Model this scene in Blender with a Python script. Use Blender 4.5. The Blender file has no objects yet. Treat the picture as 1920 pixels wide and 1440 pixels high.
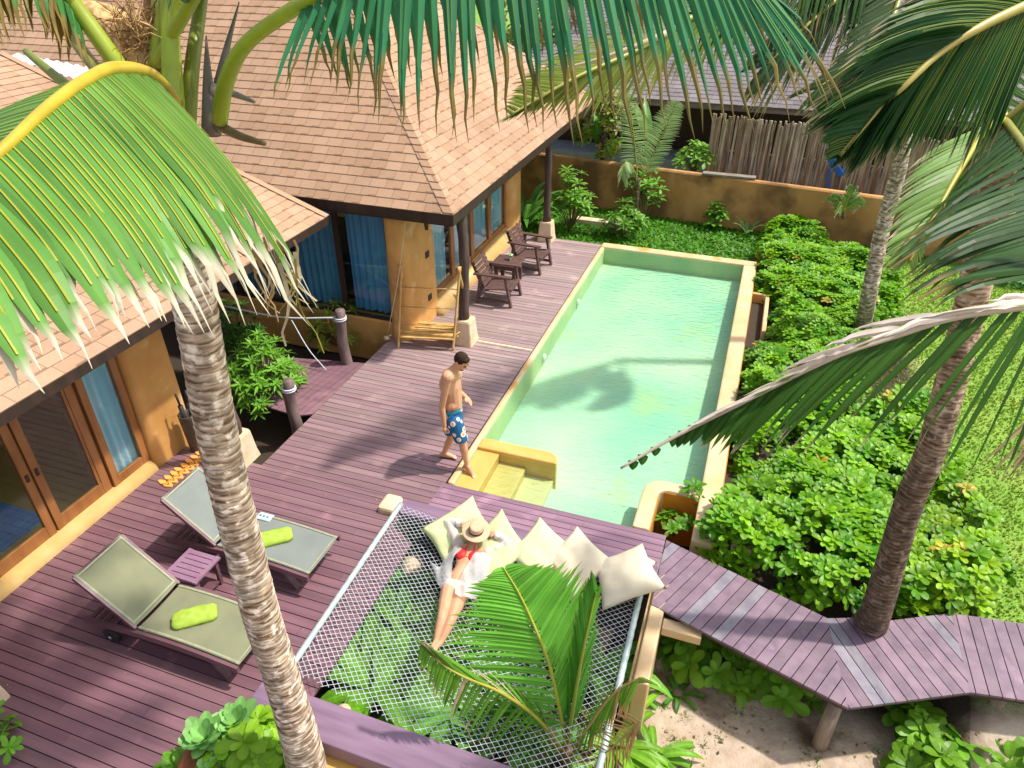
import bpy, bmesh, math, random
from mathutils import Vector as V, Matrix, noise
random.seed(7)
C=bpy.context.scene
col=C.collection
R=math.radians
# ---------------- camera, sky, sun, exposure ----------------
cd=bpy.data.cameras.new('camera'); cam=bpy.data.objects.new('camera',cd); col.objects.link(cam)
cd.sensor_width=36; cd.lens=1331/1920*36; cd.clip_end=500; cd.clip_start=.05
cam.location=(3.3116,-6.7454,6.4); cam.rotation_euler=(0.999924517,0,0.337327402); C.camera=cam
C.view_settings.view_transform='Standard'; C.view_settings.look='None'; C.view_settings.gamma=1; C.view_settings.exposure=0.6
SUN=V((1.25,.62,2.5)).normalized()
w=bpy.data.worlds.new('World'); C.world=w; w.use_nodes=True
nt=w.node_tree; bg=nt.nodes['Background']; sk=nt.nodes.new('ShaderNodeTexSky'); sk.sky_type='NISHITA'; sk.sun_disc=False
sk.sun_elevation=math.asin(SUN.z); sk.sun_rotation=math.atan2(SUN.x,SUN.y); sk.dust_density=3.0; sk.air_density=1.0; hs=nt.nodes.new('ShaderNodeHueSaturation'); hs.inputs['Saturation'].default_value=.5; nt.links.new(sk.outputs[0],hs.inputs['Color']); nt.links.new(hs.outputs[0],bg.inputs[0]); bg.inputs[1].default_value=.15
sl=bpy.data.lights.new('sun','SUN'); sl.energy=3.4; sl.angle=R(1.8); sl.color=(1,.94,.84)
so=bpy.data.objects.new('sun',sl); col.objects.link(so); so.rotation_euler=(-SUN).to_track_quat('-Z','Y').to_euler(); so.location=(8,6,14)

# ---------------- helpers ----------------
class MB:
    def __init__(s): s.v=[]; s.f=[]; s.c=[]; s.uv={}; s.mi=[]; s.m=0
    def quadgrid(s,rows,cols=None,closed=False,col=(1,1,1)):
        b=len(s.v); n=len(rows[0])
        for i,r in enumerate(rows):
            for j,p in enumerate(r):
                s.v.append(tuple(p)); s.c.append(cols[i][j] if cols else col)
        for i in range(len(rows)-1):
            for j in range(n if closed else n-1):
                s.f.append((b+i*n+j,b+i*n+(j+1)%n,b+(i+1)*n+(j+1)%n,b+(i+1)*n+j)); s.mi.append(s.m)
    def face(s,pts,col=(1,1,1)):
        b=len(s.v)
        for p in pts: s.v.append(tuple(p)); s.c.append(col)
        s.f.append(tuple(range(b,b+len(pts)))); s.mi.append(s.m)
    def prism(s,poly,z0,z1,col=(1,1,1)):
        n=len(poly)
        a=[(p[0],p[1],z0) for p in poly]; t=[(p[0],p[1],z1) for p in poly]
        s.face(t,col); s.face(a[::-1],col)
        for i in range(n): s.face([a[i],a[(i+1)%n],t[(i+1)%n],t[i]],col)
    def box(s,x0,x1,y0,y1,z0,z1,col=(1,1,1),taper=0):
        t=taper
        P=[(x0,y0,z0),(x1,y0,z0),(x1,y1,z0),(x0,y1,z0),(x0+t,y0+t,z1),(x1-t,y0+t,z1),(x1-t,y1-t,z1),(x0+t,y1-t,z1)]
        for f in ((3,2,1,0),(4,5,6,7),(0,1,5,4),(1,2,6,5),(2,3,7,6),(3,0,4,7)): s.face([P[i] for i in f],col)
    def bar(s,a,b,w,h,up=(0,0,1),col=(1,1,1)):
        a=V(a);b=V(b);d=(b-a).normalized();u=V(up);r=d.cross(u).normalized();u=r.cross(d)
        q=[(-1,-1),(1,-1),(1,1),(-1,1)]
        A=[a+r*x*w/2+u*y*h/2 for x,y in q];B=[b+r*x*w/2+u*y*h/2 for x,y in q]
        s.face(A[::-1],col);s.face(B,col)
        for i in range(4): s.face([A[i],A[(i+1)%4],B[(i+1)%4],B[i]],col)
    def tube(s,pts,rad,n=8,cols=None,cap=True,col=(1,1,1)):
        pts=[V(p) for p in pts]; rows=[]; prev=None
        for i,p in enumerate(pts):
            d=(pts[min(i+1,len(pts)-1)]-pts[max(i-1,0)]).normalized()
            r=rad[i] if isinstance(rad,(list,tuple)) else rad
            a=prev if prev is not None else (V((0,0,1)) if abs(d.z)<.9 else V((1,0,0)))
            x=(a-d*a.dot(d))
            if x.length<1e-6: x=d.orthogonal()
            x.normalize(); y=d.cross(x); prev=x
            rows.append([p+(x*math.cos(2*math.pi*k/n)+y*math.sin(2*math.pi*k/n))*r for k in range(n)])
        s.quadgrid(rows,[[c]*n for c in cols] if cols else None,True,col)
        if cap:
            s.face(rows[0][::-1],cols[0] if cols else col); s.face(rows[-1],cols[-1] if cols else col)
    def ell(s,c,r,n=12,m=8,rot=None,col=(1,1,1),zmin=-1):
        rows=[]
        for i in range(m+1):
            th=math.pi*i/m; z=max(zmin,math.cos(th)); q=math.sin(th) if z>zmin else math.sqrt(max(0,1-z*z))*(.0 if i==m else 1)
            row=[]
            for k in range(n):
                p=V((q*math.cos(2*math.pi*k/n)*r[0],q*math.sin(2*math.pi*k/n)*r[1],z*r[2]))
                if rot: p=rot@p
                row.append(V(c)+p)
            rows.append(row)
        s.quadgrid(rows[::-1],None,True,col)
    def lathe(s,c,prof,n=20,col=(1,1,1)):
        c=V(c); s.quadgrid([[c+V((r*math.cos(2*math.pi*k/n),r*math.sin(2*math.pi*k/n),z)) for k in range(n)] for r,z in prof],None,True,col)
def build(name,mb,mat,parent=None,smooth=False,bevel=0,origin=None):
    me=bpy.data.meshes.new(name)
    if parent is not None: o0=world_loc(parent)
    elif origin is not None: o0=V(origin)
    else:
        xs=[p[0] for p in mb.v];ys=[p[1] for p in mb.v];zs=[p[2] for p in mb.v]
        o0=V(((min(xs)+max(xs))/2,(min(ys)+max(ys))/2,min(zs)))
    me.from_pydata([(p[0]-o0.x,p[1]-o0.y,p[2]-o0.z) for p in mb.v],[],mb.f)
    ca=me.color_attributes.new('Col','FLOAT_COLOR','POINT')
    ca.data.foreach_set('color',[x for c in mb.c for x in (c[0],c[1],c[2],1)])
    if mb.uv:
        uv=me.uv_layers.new(name='UVMap')
        for p in me.polygons:
            q=mb.uv.get(p.index)
            if q:
                for li,t in zip(p.loop_indices,q): uv.data[li].uv=t
    if isinstance(mat,(list,tuple)):
        for m in mat: me.materials.append(m)
        me.polygons.foreach_set('material_index',mb.mi)
    else: me.materials.append(mat)
    o=bpy.data.objects.new(name,me); col.objects.link(o)
    if parent is not None: o.parent=parent
    else: o.location=o0
    if smooth or bevel:
        bm=bmesh.new(); bm.from_mesh(me); bmesh.ops.remove_doubles(bm,verts=bm.verts,dist=1e-5)
        bmesh.ops.recalc_face_normals(bm,faces=bm.faces); bm.to_mesh(me); bm.free()
    if smooth: me.polygons.foreach_set('use_smooth',[True]*len(me.polygons))
    if bevel:
        b=o.modifiers.new('bevel','BEVEL'); b.width=bevel; b.segments=2; b.limit_method='ANGLE'
    return o
WL={}
def world_loc(o):
    p=V(o.location)
    while o.parent: o=o.parent; p+=V(o.location)
    return p
def tag(o,label,cat,group=None,kind=None):
    if label: o['label']=label
    if cat: o['category']=cat
    if group: o['group']=group
    if kind: o['kind']=kind
    return o
def thing(name,label,cat,loc,group=None):
    o=bpy.data.objects.new(name,None); col.objects.link(o); o.location=loc; o.empty_display_size=.2
    return tag(o,label,cat,group)
def struct(o): o['kind']='structure'; return o
def copy_tree(o,parent=None):
    c=o.copy(); col.objects.link(c); c.parent=parent
    for ch in list(o.children): copy_tree(ch,c)
    return c
def lerp(a,b,t): return a+(b-a)*t
def cr(pts,n):
    pts=[V(p) for p in pts]; P=[pts[0]*2-pts[1]]+pts+[pts[-1]*2-pts[-2]]; out=[]; m=len(pts)-1
    for i in range(n):
        u=i/(n-1)*m; k=min(int(u),m-1); t=u-k; a,b,c,d=P[k:k+4]
        out.append(.5*((2*b)+(c-a)*t+(2*a-5*b+4*c-d)*t*t+(3*b-a-3*c+d)*t**3))
    return out
def il(arr,t):
    n=len(arr)-1; u=min(max(t,0),1)*n; k=min(int(u),n-1); return arr[k]+(arr[k+1]-arr[k])*(u-k)
def cl(c,f): return (c[0]*f,c[1]*f,c[2]*f)
def mixc(a,b,t): return tuple(a[i]+(b[i]-a[i])*t for i in range(3))

# ---------------- materials ----------------
def M(name,c1=(1,1,1),c2=None,scale=4,rough=.6,bump=0,bscale=None,attr=False,stretch=(1,1,1),transl=0,spec=.5,detail=5,c3=None,s3=1,t3=.55,metal=0,coat=0,sheen=0):
    m=bpy.data.materials.new(name); m.use_nodes=True; t=m.node_tree; N=t.nodes; L=t.links
    b=N['Principled BSDF']; b.inputs['Roughness'].default_value=rough; b.inputs['Metallic'].default_value=metal
    b.inputs['Specular IOR Level'].default_value=spec; b.inputs['Coat Weight'].default_value=coat
    tc=N.new('ShaderNodeTexCoord'); mp=N.new('ShaderNodeMapping'); mp.inputs['Scale'].default_value=stretch; L.new(tc.outputs['Object'],mp.inputs[0])
    nz=N.new('ShaderNodeTexNoise'); nz.inputs['Scale'].default_value=scale; nz.inputs['Detail'].default_value=detail; L.new(mp.outputs[0],nz.inputs[0])
    out=None
    c2=c2 or cl(c1,.8)
    mx=N.new('ShaderNodeMix'); mx.data_type='RGBA'
    rm=N.new('ShaderNodeMapRange'); rm.inputs[1].default_value=.35; rm.inputs[2].default_value=.65; L.new(nz.outputs[0],rm.inputs[0]); L.new(rm.outputs[0],mx.inputs[0])
    mx.inputs[6].default_value=(*c1,1); mx.inputs[7].default_value=(*c2,1); out=mx.outputs[2]
    if c3:
        n3=N.new('ShaderNodeTexNoise'); n3.inputs['Scale'].default_value=s3; n3.inputs['Detail'].default_value=6; L.new(tc.outputs['Object'],n3.inputs[0])
        r3=N.new('ShaderNodeMapRange'); r3.inputs[1].default_value=t3; r3.inputs[2].default_value=t3+.12; L.new(n3.outputs[0],r3.inputs[0])
        m3=N.new('ShaderNodeMix'); m3.data_type='RGBA'; L.new(r3.outputs[0],m3.inputs[0]); L.new(out,m3.inputs[6]); m3.inputs[7].default_value=(*c3,1); out=m3.outputs[2]
    if attr:
        at=N.new('ShaderNodeAttribute'); at.attribute_name='Col'
        ml=N.new('ShaderNodeMix'); ml.data_type='RGBA'; ml.blend_type='MULTIPLY'; ml.inputs[0].default_value=1
        L.new(at.outputs['Color'],ml.inputs[6]); L.new(out,ml.inputs[7]); out=ml.outputs[2]
    L.new(out,b.inputs['Base Color'])
    if bump:
        nb=nz
        if bscale:
            nb=N.new('ShaderNodeTexNoise'); nb.inputs['Scale'].default_value=bscale; nb.inputs['Detail'].default_value=4; L.new(mp.outputs[0],nb.inputs[0])
        bp=N.new('ShaderNodeBump'); bp.inputs['Strength'].default_value=bump; bp.inputs['Distance'].default_value=.02; L.new(nb.outputs[0],bp.inputs['Height']); L.new(bp.outputs[0],b.inputs['Normal'])
    if transl:
        tr=N.new('ShaderNodeBsdfTranslucent'); L.new(out,tr.inputs[0]); ms=N.new('ShaderNodeMixShader'); ms.inputs[0].default_value=transl
        L.new(b.outputs[0],ms.inputs[1]); L.new(tr.outputs[0],ms.inputs[2]); L.new(ms.outputs[0],N['Material Output'].inputs[0])
    return m
W1=(1,1,1)
m_deck=M('deck_wood',(1,1,1),(.74,.72,.74),6,.5,.35,attr=True,stretch=(.10,2.2,1),c3=(1.28,1.24,1.22),s3=2.2,t3=.60)
m_walk=M('walkway_wood',(1.05,1.03,1.0),(.66,.64,.68),5,.6,.4,attr=True,c3=(1.4,1.38,1.34),s3=2.5,t3=.6)
m_beam=M('beam_wood',(.24,.15,.225),(.16,.10,.15),5,.4,.2,stretch=(.2,2,1))
m_adobe=M('ochre_adobe',(.66,.35,.10),(.50,.24,.06),1.6,.75,.35,12,c3=(.72,.42,.2),s3=2.2,t3=.56)
m_adobe_d=M('weathered_adobe',(.60,.315,.11),(.42,.20,.06),1.2,.85,.5,10,stretch=(1,1,.5),c3=(.20,.10,.035),s3=.9,t3=.47)
m_sill=M('cream_plaster',(.66,.45,.19),(.56,.36,.12),3,.5,.2,10)
m_rim=M('pool_rim_plaster',(.68,.50,.30),(.60,.40,.19),2.2,.45,.15,14,c3=(.58,.31,.07),s3=1.7,t3=.6)
m_yel=M('yellow_plaster',(.66,.41,.12),(.58,.34,.08),3,.4,.1)
m_white=M('whitewashed_plaster',(.70,.57,.40),(.60,.44,.27),5,.7,.3,14)
m_orange=M('orange_plaster',(.62,.26,.02),(.5,.19,.015),2,.7,.2)
m_poolfloor=M('pool_plaster',(.54,.71,.49),(.26,.52,.40),.38,.6,0,c3=(.44,.56,.22),s3=.55,t3=.60)  # mottled plaster; its pale patches also paint in soft cloud reflections
m_poolwall=M('pool_wall_plaster',(.46,.54,.28),(.32,.46,.24),1.5,.6)
m_dark=M('dark_timber',(.045,.022,.015),(.025,.014,.01),9,.5,.3,stretch=(1,1,.15))
m_post=M('weathered_post_timber',(.11,.065,.055),(.05,.028,.024),14,.7,.9,stretch=(1,1,.12))
m_log=M('grey_log',(.22,.15,.14),(.12,.08,.075),14,.8,.6,stretch=(1,1,.2))
m_frame=M('teak_frame',(.36,.15,.045),(.24,.09,.025),8,.35,.1,stretch=(1,1,.2))
m_chair=M('chair_wood',(.13,.07,.06),(.08,.042,.036),14,.5,.3,stretch=(.3,1,1))
m_loungewood=M('lounger_wood',(.17,.085,.10),(.11,.05,.06),8,.35,.2,stretch=(.2,1,1))
m_sling=M('sling_mesh_fabric',(.22,.225,.135),(.18,.19,.115),3,.8,.15,300,spec=.15)
m_sling2=M('grey_sling_fabric',(.21,.23,.21),(.18,.20,.185),3,.8,.15,300,spec=.15)
m_piping=M('sling_hem',(.31,.32,.20),None,20,.6)
m_towel=M('lime_towel',(.50,.68,.11),(.42,.58,.07),14,.95,1,160,spec=.1)
m_black=M('black_rubber',(.02,.02,.022),None,20,.6)
m_metal=M('galvanised_pipe',(.50,.60,.58),(.36,.45,.44),9,.45,.1,metal=.25)
m_rope=M('white_rope',(.64,.68,.74),(.5,.54,.6),40,.8)
m_bamboo=M('bamboo',(.66,.42,.15),(.50,.28,.08),10,.45,.2,stretch=(1,1,.3))
m_cush=M('cream_cushion_fabric',(1,1,1),(.90,.90,.86),3,.85,.25,7,attr=True,transl=.1)
m_skin_m=M('tanned_skin',(.68,.36,.21),(.60,.29,.16),6,.5,spec=.4)
m_skin_w=M('skin',(.60,.33,.20),(.53,.27,.15),6,.5,spec=.4)
m_hair=M('dark_hair',(.055,.03,.018),(.025,.014,.009),40,.8,.8,spec=.15)
m_red=M('red_fabric',(.85,.02,.02),None,10,.6)
m_straw=M('straw_hat',(.72,.50,.33),(.60,.38,.23),60,.8,.5,120)
m_band=M('hat_band',(.045,.018,.02),None,10,.6)
m_sand=M('sand',(.52,.42,.33),(.40,.30,.22),5,.95,.6,30,c3=(.14,.09,.05),s3=.9,t3=.53)
m_bark=M('palm_bark',(.50,.41,.32),(.13,.08,.04),6,.9,1,attr=True,stretch=(1,1,6),detail=9,c3=(.62,.55,.47),s3=14,t3=.53)
m_fibre=M('palm_fibre',(.60,.42,.22),(.26,.15,.06),20,.95,1,attr=True,stretch=(1,1,.25))
m_leafp=M('palm_leaflet',(1,1,1),(.75,.8,.75),3,.40,attr=True,transl=.22,spec=.13)
m_leaf=M('glossy_leaf',(1,1,1),(.8,.85,.75),4,.40,attr=True,transl=.40,spec=.3)
m_stalk=M('leaf_stalk',(1,1,1),(.85,.85,.8),10,.4,attr=True)
m_soil=M('dark_soil',(.05,.03,.018),(.02,.013,.008),5,1,.5)
m_terra=M('terracotta',(.40,.14,.06),(.3,.1,.04),8,.8,.2)
m_floorin=M('indoor_floor',(.80,.56,.12),(.70,.46,.09),2,.3,stretch=(1,6,1))
m_mat=M('blue_striped_mat',(.05,.25,.70),(.2,.55,.85),9,.8,stretch=(12,.3,1))
m_curt=M('sheer_blue_curtain',(.62,.88,.92),(.50,.78,.86),4,.8,transl=.2,stretch=(1,1,.2))
m_curtd=M('blue_curtain',(.22,.52,.78),(.14,.40,.66),4,.8,transl=.2,stretch=(1,1,.2))
m_greyroof=None
m_bambf=M('weathered_cane',(.47,.40,.32),(.25,.19,.13),16,.8,.5,attr=True,stretch=(1,1,.12))
m_blue=M('blue_plastic',(.01,.10,.42),None,4,.4)
m_flip=M('orange_foam',(.92,.42,.09),(.85,.36,.07),30,.6)
m_vase=M('ribbed_clay',(.10,.075,.05),(.05,.037,.025),6,.45)
m_whitep=M('white_plastic',(.75,.80,.82),None,5,.4)

def glassmat(name,tint,refl=1.45,rough=0,bump=0,bs=6,stretch=(1,1,1)):
    m=bpy.data.materials.new(name); m.use_nodes=True; t=m.node_tree; N=t.nodes; L=t.links; N.remove(N['Principled BSDF'])
    tr=N.new('ShaderNodeBsdfTransparent'); tr.inputs[0].default_value=(*tint,1); gl=N.new('ShaderNodeBsdfGlossy'); gl.inputs['Roughness'].default_value=rough
    fr=N.new('ShaderNodeLayerWeight'); fr.inputs[0].default_value=.5; pw=N.new('ShaderNodeMath'); pw.operation='POWER'; pw.inputs[1].default_value=4; L.new(fr.outputs['Facing'],pw.inputs[0]); ma=N.new('ShaderNodeMath'); ma.operation='MULTIPLY_ADD'; ma.inputs[1].default_value=.8; ma.inputs[2].default_value=(refl-1)**2/(refl+1)**2; L.new(pw.outputs[0],ma.inputs[0]); ms=N.new('ShaderNodeMixShader')
    L.new(ma.outputs[0],ms.inputs[0]); L.new(tr.outputs[0],ms.inputs[1]); L.new(gl.outputs[0],ms.inputs[2]); L.new(ms.outputs[0],N['Material Output'].inputs[0])
    if bump:
        tc=N.new('ShaderNodeTexCoord'); mp=N.new('ShaderNodeMapping'); mp.inputs['Scale'].default_value=stretch; L.new(tc.outputs['Object'],mp.inputs[0])
        nz=N.new('ShaderNodeTexNoise'); nz.inputs['Scale'].default_value=bs; nz.inputs['Detail'].default_value=3; L.new(mp.outputs[0],nz.inputs[0])
        bp=N.new('ShaderNodeBump'); bp.inputs['Strength'].default_value=bump; bp.inputs['Distance'].default_value=.05; L.new(nz.outputs[0],bp.inputs['Height'])
        L.new(bp.outputs[0],gl.inputs['Normal']); L.new(bp.outputs[0],fr.inputs['Normal'])
    return m
m_glass=glassmat('window_glass',(.86,.93,.95),1.5)
m_water=glassmat('pool_water',(.84,.95,.86),1.45,.03,1.0,5.5,(1,2.2,1))

def shingle(name,ca,cb,cj,w=.29,h=.175):
    m=bpy.data.materials.new(name); m.use_nodes=True; t=m.node_tree; N=t.nodes; L=t.links; b=N['Principled BSDF']; b.inputs['Roughness'].default_value=.85
    b.inputs['Specular IOR Level'].default_value=.25
    uv=N.new('ShaderNodeUVMap'); sp=N.new('ShaderNodeSeparateXYZ'); L.new(uv.outputs[0],sp.inputs[0])
    def ma(op,a,bb=None,cc=None):
        n=N.new('ShaderNodeMath'); n.operation=op
        for i,q in enumerate((a,bb,cc)):
            if q is None: continue
            if isinstance(q,(int,float)): n.inputs[i].default_value=q
            else: L.new(q,n.inputs[i])
        return n.outputs[0]
    row=ma('FLOOR',ma('DIVIDE',sp.outputs[1],h)); wr=N.new('ShaderNodeTexWhiteNoise'); wr.noise_dimensions='1D'; L.new(row,wr.inputs['W'])
    u2=ma('ADD',ma('DIVIDE',sp.outputs[0],w),ma('MULTIPLY',wr.outputs[0],7.3)); cell=ma('FLOOR',u2); fu=ma('FRACT',u2); fv=ma('FRACT',ma('DIVIDE',sp.outputs[1],h))
    cx=N.new('ShaderNodeCombineXYZ'); L.new(cell,cx.inputs[0]); L.new(row,cx.inputs[1]); wn=N.new('ShaderNodeTexWhiteNoise'); wn.noise_dimensions='2D'; L.new(cx.outputs[0],wn.inputs[0])
    mx=N.new('ShaderNodeMix'); mx.data_type='RGBA'; L.new(wn.outputs[0],mx.inputs[0]); mx.inputs[6].default_value=(*ca,1); mx.inputs[7].default_value=(*cb,1)
    tc=N.new('ShaderNodeTexCoord'); nz=N.new('ShaderNodeTexNoise'); nz.inputs['Scale'].default_value=40; nz.inputs['Detail'].default_value=6; L.new(tc.outputs['Object'],nz.inputs[0])
    nb=N.new('ShaderNodeTexNoise'); nb.inputs['Scale'].default_value=.7; L.new(tc.outputs['Object'],nb.inputs[0])
    rr=N.new('ShaderNodeMapRange'); rr.inputs[3].default_value=.82; rr.inputs[4].default_value=1.18; L.new(nz.outputs[0],rr.inputs[0])
    r2=N.new('ShaderNodeMapRange'); r2.inputs[3].default_value=.66; r2.inputs[4].default_value=1.3; nb.inputs['Detail'].default_value=5; L.new(nb.outputs[0],r2.inputs[0])
    # joint between tabs, and shadow band painted at the foot of random tabs
    j=ma('LESS_THAN',ma('MINIMUM',fu,ma('SUBTRACT',1,fu)),.018)
    rnd=ma('GREATER_THAN',wn.outputs[0],.45); sh=ma('LESS_THAN',fv,.13); half=ma('LESS_THAN',fu,.5)
    tabshade=ma('MULTIPLY',ma('MULTIPLY',rnd,sh),half)
    dk=ma('SUBTRACT',1,ma('MAXIMUM',ma('MULTIPLY',j,.45),ma('MULTIPLY',tabshade,.38)))
    f=ma('MULTIPLY',ma('MULTIPLY',rr.outputs[0],r2.outputs[0]),dk)
    vm=N.new('ShaderNodeVectorMath'); vm.operation='SCALE'; L.new(mx.outputs[2],vm.inputs[0]); L.new(f,vm.inputs['Scale']); L.new(vm.outputs[0],b.inputs['Base Color'])
    bp=N.new('ShaderNodeBump'); bp.inputs['Strength'].default_value=.4; bp.inputs['Distance'].default_value=.008; L.new(ma('ADD',ma('MULTIPLY',nz.outputs[0],.5),dk),bp.inputs['Height']); L.new(bp.outputs[0],b.inputs['Normal'])
    return m
m_shing=shingle('tan_shingles',(.43,.275,.18),(.36,.22,.135),None)
m_greyroof=shingle('grey_shingles',(.22,.19,.20),(.17,.15,.16),None,.3,.175)

# water with tint; pattern shorts
def pattern_mat(name,base,cols,scale,thr):
    m=bpy.data.materials.new(name); m.use_nodes=True; t=m.node_tree; N=t.nodes; L=t.links; b=N['Principled BSDF']; b.inputs['Roughness'].default_value=.7
    tc=N.new('ShaderNodeTexCoord'); cur=None
    cur=N.new('ShaderNodeRGB'); cur.outputs[0].default_value=(*base,1); cur=cur.outputs[0]
    for k,(c,th) in enumerate(cols):
        vo=N.new('ShaderNodeTexVoronoi'); vo.inputs['Scale'].default_value=scale; L.new(tc.outputs['Object'],vo.inputs[0])
        ls=N.new('ShaderNodeMath'); ls.operation='LESS_THAN'; L.new(vo.outputs['Distance'],ls.inputs[0]); ls.inputs[1].default_value=th
        mx=N.new('ShaderNodeMix'); mx.data_type='RGBA'; L.new(ls.outputs[0],mx.inputs[0]); L.new(cur,mx.inputs[6]); mx.inputs[7].default_value=(*c,1); cur=mx.outputs[2]
    L.new(cur,b.inputs['Base Color']); return m
m_shorts=pattern_mat('floral_swim_fabric',(.005,.10,.24),[((.85,.78,.6),.38),((.80,.32,.16),.25),((.01,.04,.15),.12)],9,.3)
m_bikini=pattern_mat('floral_bikini_fabric',(.85,.82,.75),[((.75,.60,.05),.4),((.02,.30,.45),.22),((.7,.05,.08),.1)],30,.3)
def sheer(name,colr,a,transl=.3):
    m=M(name,colr,cl(colr,.93),8,.8,.5,18,transl=transl); t=m.node_tree; N=t.nodes; L=t.links
    o=N['Material Output']; src=o.inputs[0].links[0].from_socket; tr=N.new('ShaderNodeBsdfTransparent'); ms=N.new('ShaderNodeMixShader'); ms.inputs[0].default_value=a
    L.new(tr.outputs[0],ms.inputs[1]); L.new(src,ms.inputs[2]); L.new(ms.outputs[0],o.inputs[0]); return m
m_shirt=sheer('sheer_white_shirt',(.86,.86,.87),.60)

# ---------------- ground ----------------
def sm(a,b,x):
    t=min(max((x-a)/(b-a),0),1); return t*t*(3-2*t)
def gz(x,y):
    near=-.92; far=-.22
    t=sm(-1.6,.6,y)
    if x>6: t=sm(-2.2,-.4,y)
    z=lerp(near,far,t)
    if x<-.2: z=min(z,-.65) if y<3.6 else z
    return z+.03*noise.noise(V((x*1.3,y*1.3,0)))
g=MB()
xs=sorted(set([-60,-30,-15,-10]+[round(-8+.35*i,3) for i in range(62)]+[-.1,3.58,18,30,60])); xs=[x for x in xs]
ys=sorted(set([-30,-15,-9]+[round(-7+.35*i,3) for i in range(72)]+[0.0,9.34,24,40,80]))
idx={}
for i,x in enumerate(xs):
    for j,y in enumerate(ys):
        idx[i,j]=len(g.v); g.v.append((x,y,gz(x,y)))
        soil=1 if (x<3.2 and y<9.5) or (3.2<x<6.4 and -1.3<y<11.2) else 0
        if x<-.1 and y<9.3: soil=1
        grass=1 if (not soil and y>-.9+.1*math.sin(x*3)) else 0
        if 1.2<x<3.3 and -4.5<y<-.8: soil=.0 if x>3 else 1
        g.c.append((grass,soil if not grass else 0,0))
for i in range(len(xs)-1):
    for j in range(len(ys)-1):
        if -.11<xs[i] and xs[i+1]<3.59 and ys[j]>=0 and ys[j+1]<9.35: continue
        g.f.append((idx[i,j],idx[i+1,j],idx[i+1,j+1],idx[i,j+1])); g.mi.append(0)
def ground_mat():
    m=M('ground_sand_soil_lawn',(.50,.40,.31),(.36,.27,.19),5,.95,.7,26,c3=(.13,.085,.05),s3=1.3,t3=.54); t=m.node_tree; N=t.nodes; L=t.links; b=N['Principled BSDF']
    src=b.inputs['Base Color'].links[0].from_socket
    at=N.new('ShaderNodeAttribute'); at.attribute_name='Col'; sp=N.new('ShaderNodeSeparateColor'); L.new(at.outputs['Color'],sp.inputs[0])
    tc=N.new('ShaderNodeTexCoord'); n1=N.new('ShaderNodeTexNoise'); n1.inputs['Scale'].default_value=60; n1.inputs['Detail'].default_value=8; L.new(tc.outputs['Object'],n1.inputs[0])
    rp=N.new('ShaderNodeValToRGB'); L.new(n1.outputs[0],rp.inputs[0]); rp.color_ramp.elements[0].position=.35; rp.color_ramp.elements[0].color=(.05,.12,.01,1); rp.color_ramp.elements[1].position=.62; rp.color_ramp.elements[1].color=(.22,.40,.04,1)
    n2=N.new('ShaderNodeTexNoise'); n2.inputs['Scale'].default_value=1.1; n2.inputs['Detail'].default_value=4; L.new(tc.outputs['Object'],n2.inputs[0])
    r2=N.new('ShaderNodeMapRange'); r2.inputs[1].default_value=.5; r2.inputs[2].default_value=.7; r2.inputs[4].default_value=.5; L.new(n2.outputs[0],r2.inputs[0])
    my=N.new('ShaderNodeMix'); my.data_type='RGBA'; L.new(r2.outputs[0],my.inputs[0]); L.new(rp.outputs[0],my.inputs[6]); my.inputs[7].default_value=(.30,.36,.07,1)
    a=N.new('ShaderNodeMix'); a.data_type='RGBA'; L.new(sp.outputs[1],a.inputs[0]); L.new(src,a.inputs[6]); a.inputs[7].default_value=(.045,.03,.018,1)
    c=N.new('ShaderNodeMix'); c.data_type='RGBA'; L.new(sp.outputs[0],c.inputs[0]); L.new(a.outputs[2],c.inputs[6]); L.new(my.outputs[2],c.inputs[7]); L.new(c.outputs[2],b.inputs['Base Color'])
    return m
struct(build('ground',g,ground_mat(),smooth=False,origin=(0,0,0)))

# ---------------- decks ----------------
def clip(poly,n,d):      # keep dot(n,p)<=d
    out=[]
    for i in range(len(poly)):
        a=poly[i];b=poly[(i+1)%len(poly)];da=n[0]*a[0]+n[1]*a[1]-d;db=n[0]*b[0]+n[1]*b[1]-d
        if da<=0: out.append(a)
        if (da<0<db) or (db<0<da):
            t=da/(da-db); out.append((a[0]+(b[0]-a[0])*t,a[1]+(b[1]-a[1])*t))
    return out
def boards(mb,poly,dirv,wid,z,th=.025,gap=.009,colf=None,split=None):
    d=V((dirv[0],dirv[1])).normalized(); n=V((-d.y,d.x)); ks=[n.x*p[0]+n.y*p[1] for p in poly]
    k0=math.floor(min(ks)/wid); k1=math.ceil(max(ks)/wid)
    for k in range(k0,k1+1):
        q=clip(clip(poly,(n.x,n.y),(k+1)*wid-gap/2),(-n.x,-n.y),-(k*wid+gap/2))
        if len(q)<3: continue
        pieces=[q]
        if split:
            off=random.uniform(0,split); pieces=[]; us=[d.x*p[0]+d.y*p[1] for p in q]; u=math.floor(min(us)/split)*split+off-split
            while u<max(us):
                r=clip(clip(q,(d.x,d.y),u+split-.0015),(-d.x,-d.y),-(u+.0015)); u+=split
                if len(r)>=3: pieces.append(r)
        for r in pieces:
            zz=z+random.uniform(-.0015,.0015); mb.prism(r,zz-th,zz,colf(r,k))
def area(q): return abs(sum(q[i][0]*q[(i+1)%len(q)][1]-q[(i+1)%len(q)][0]*q[i][1] for i in range(len(q))))/2
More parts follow.
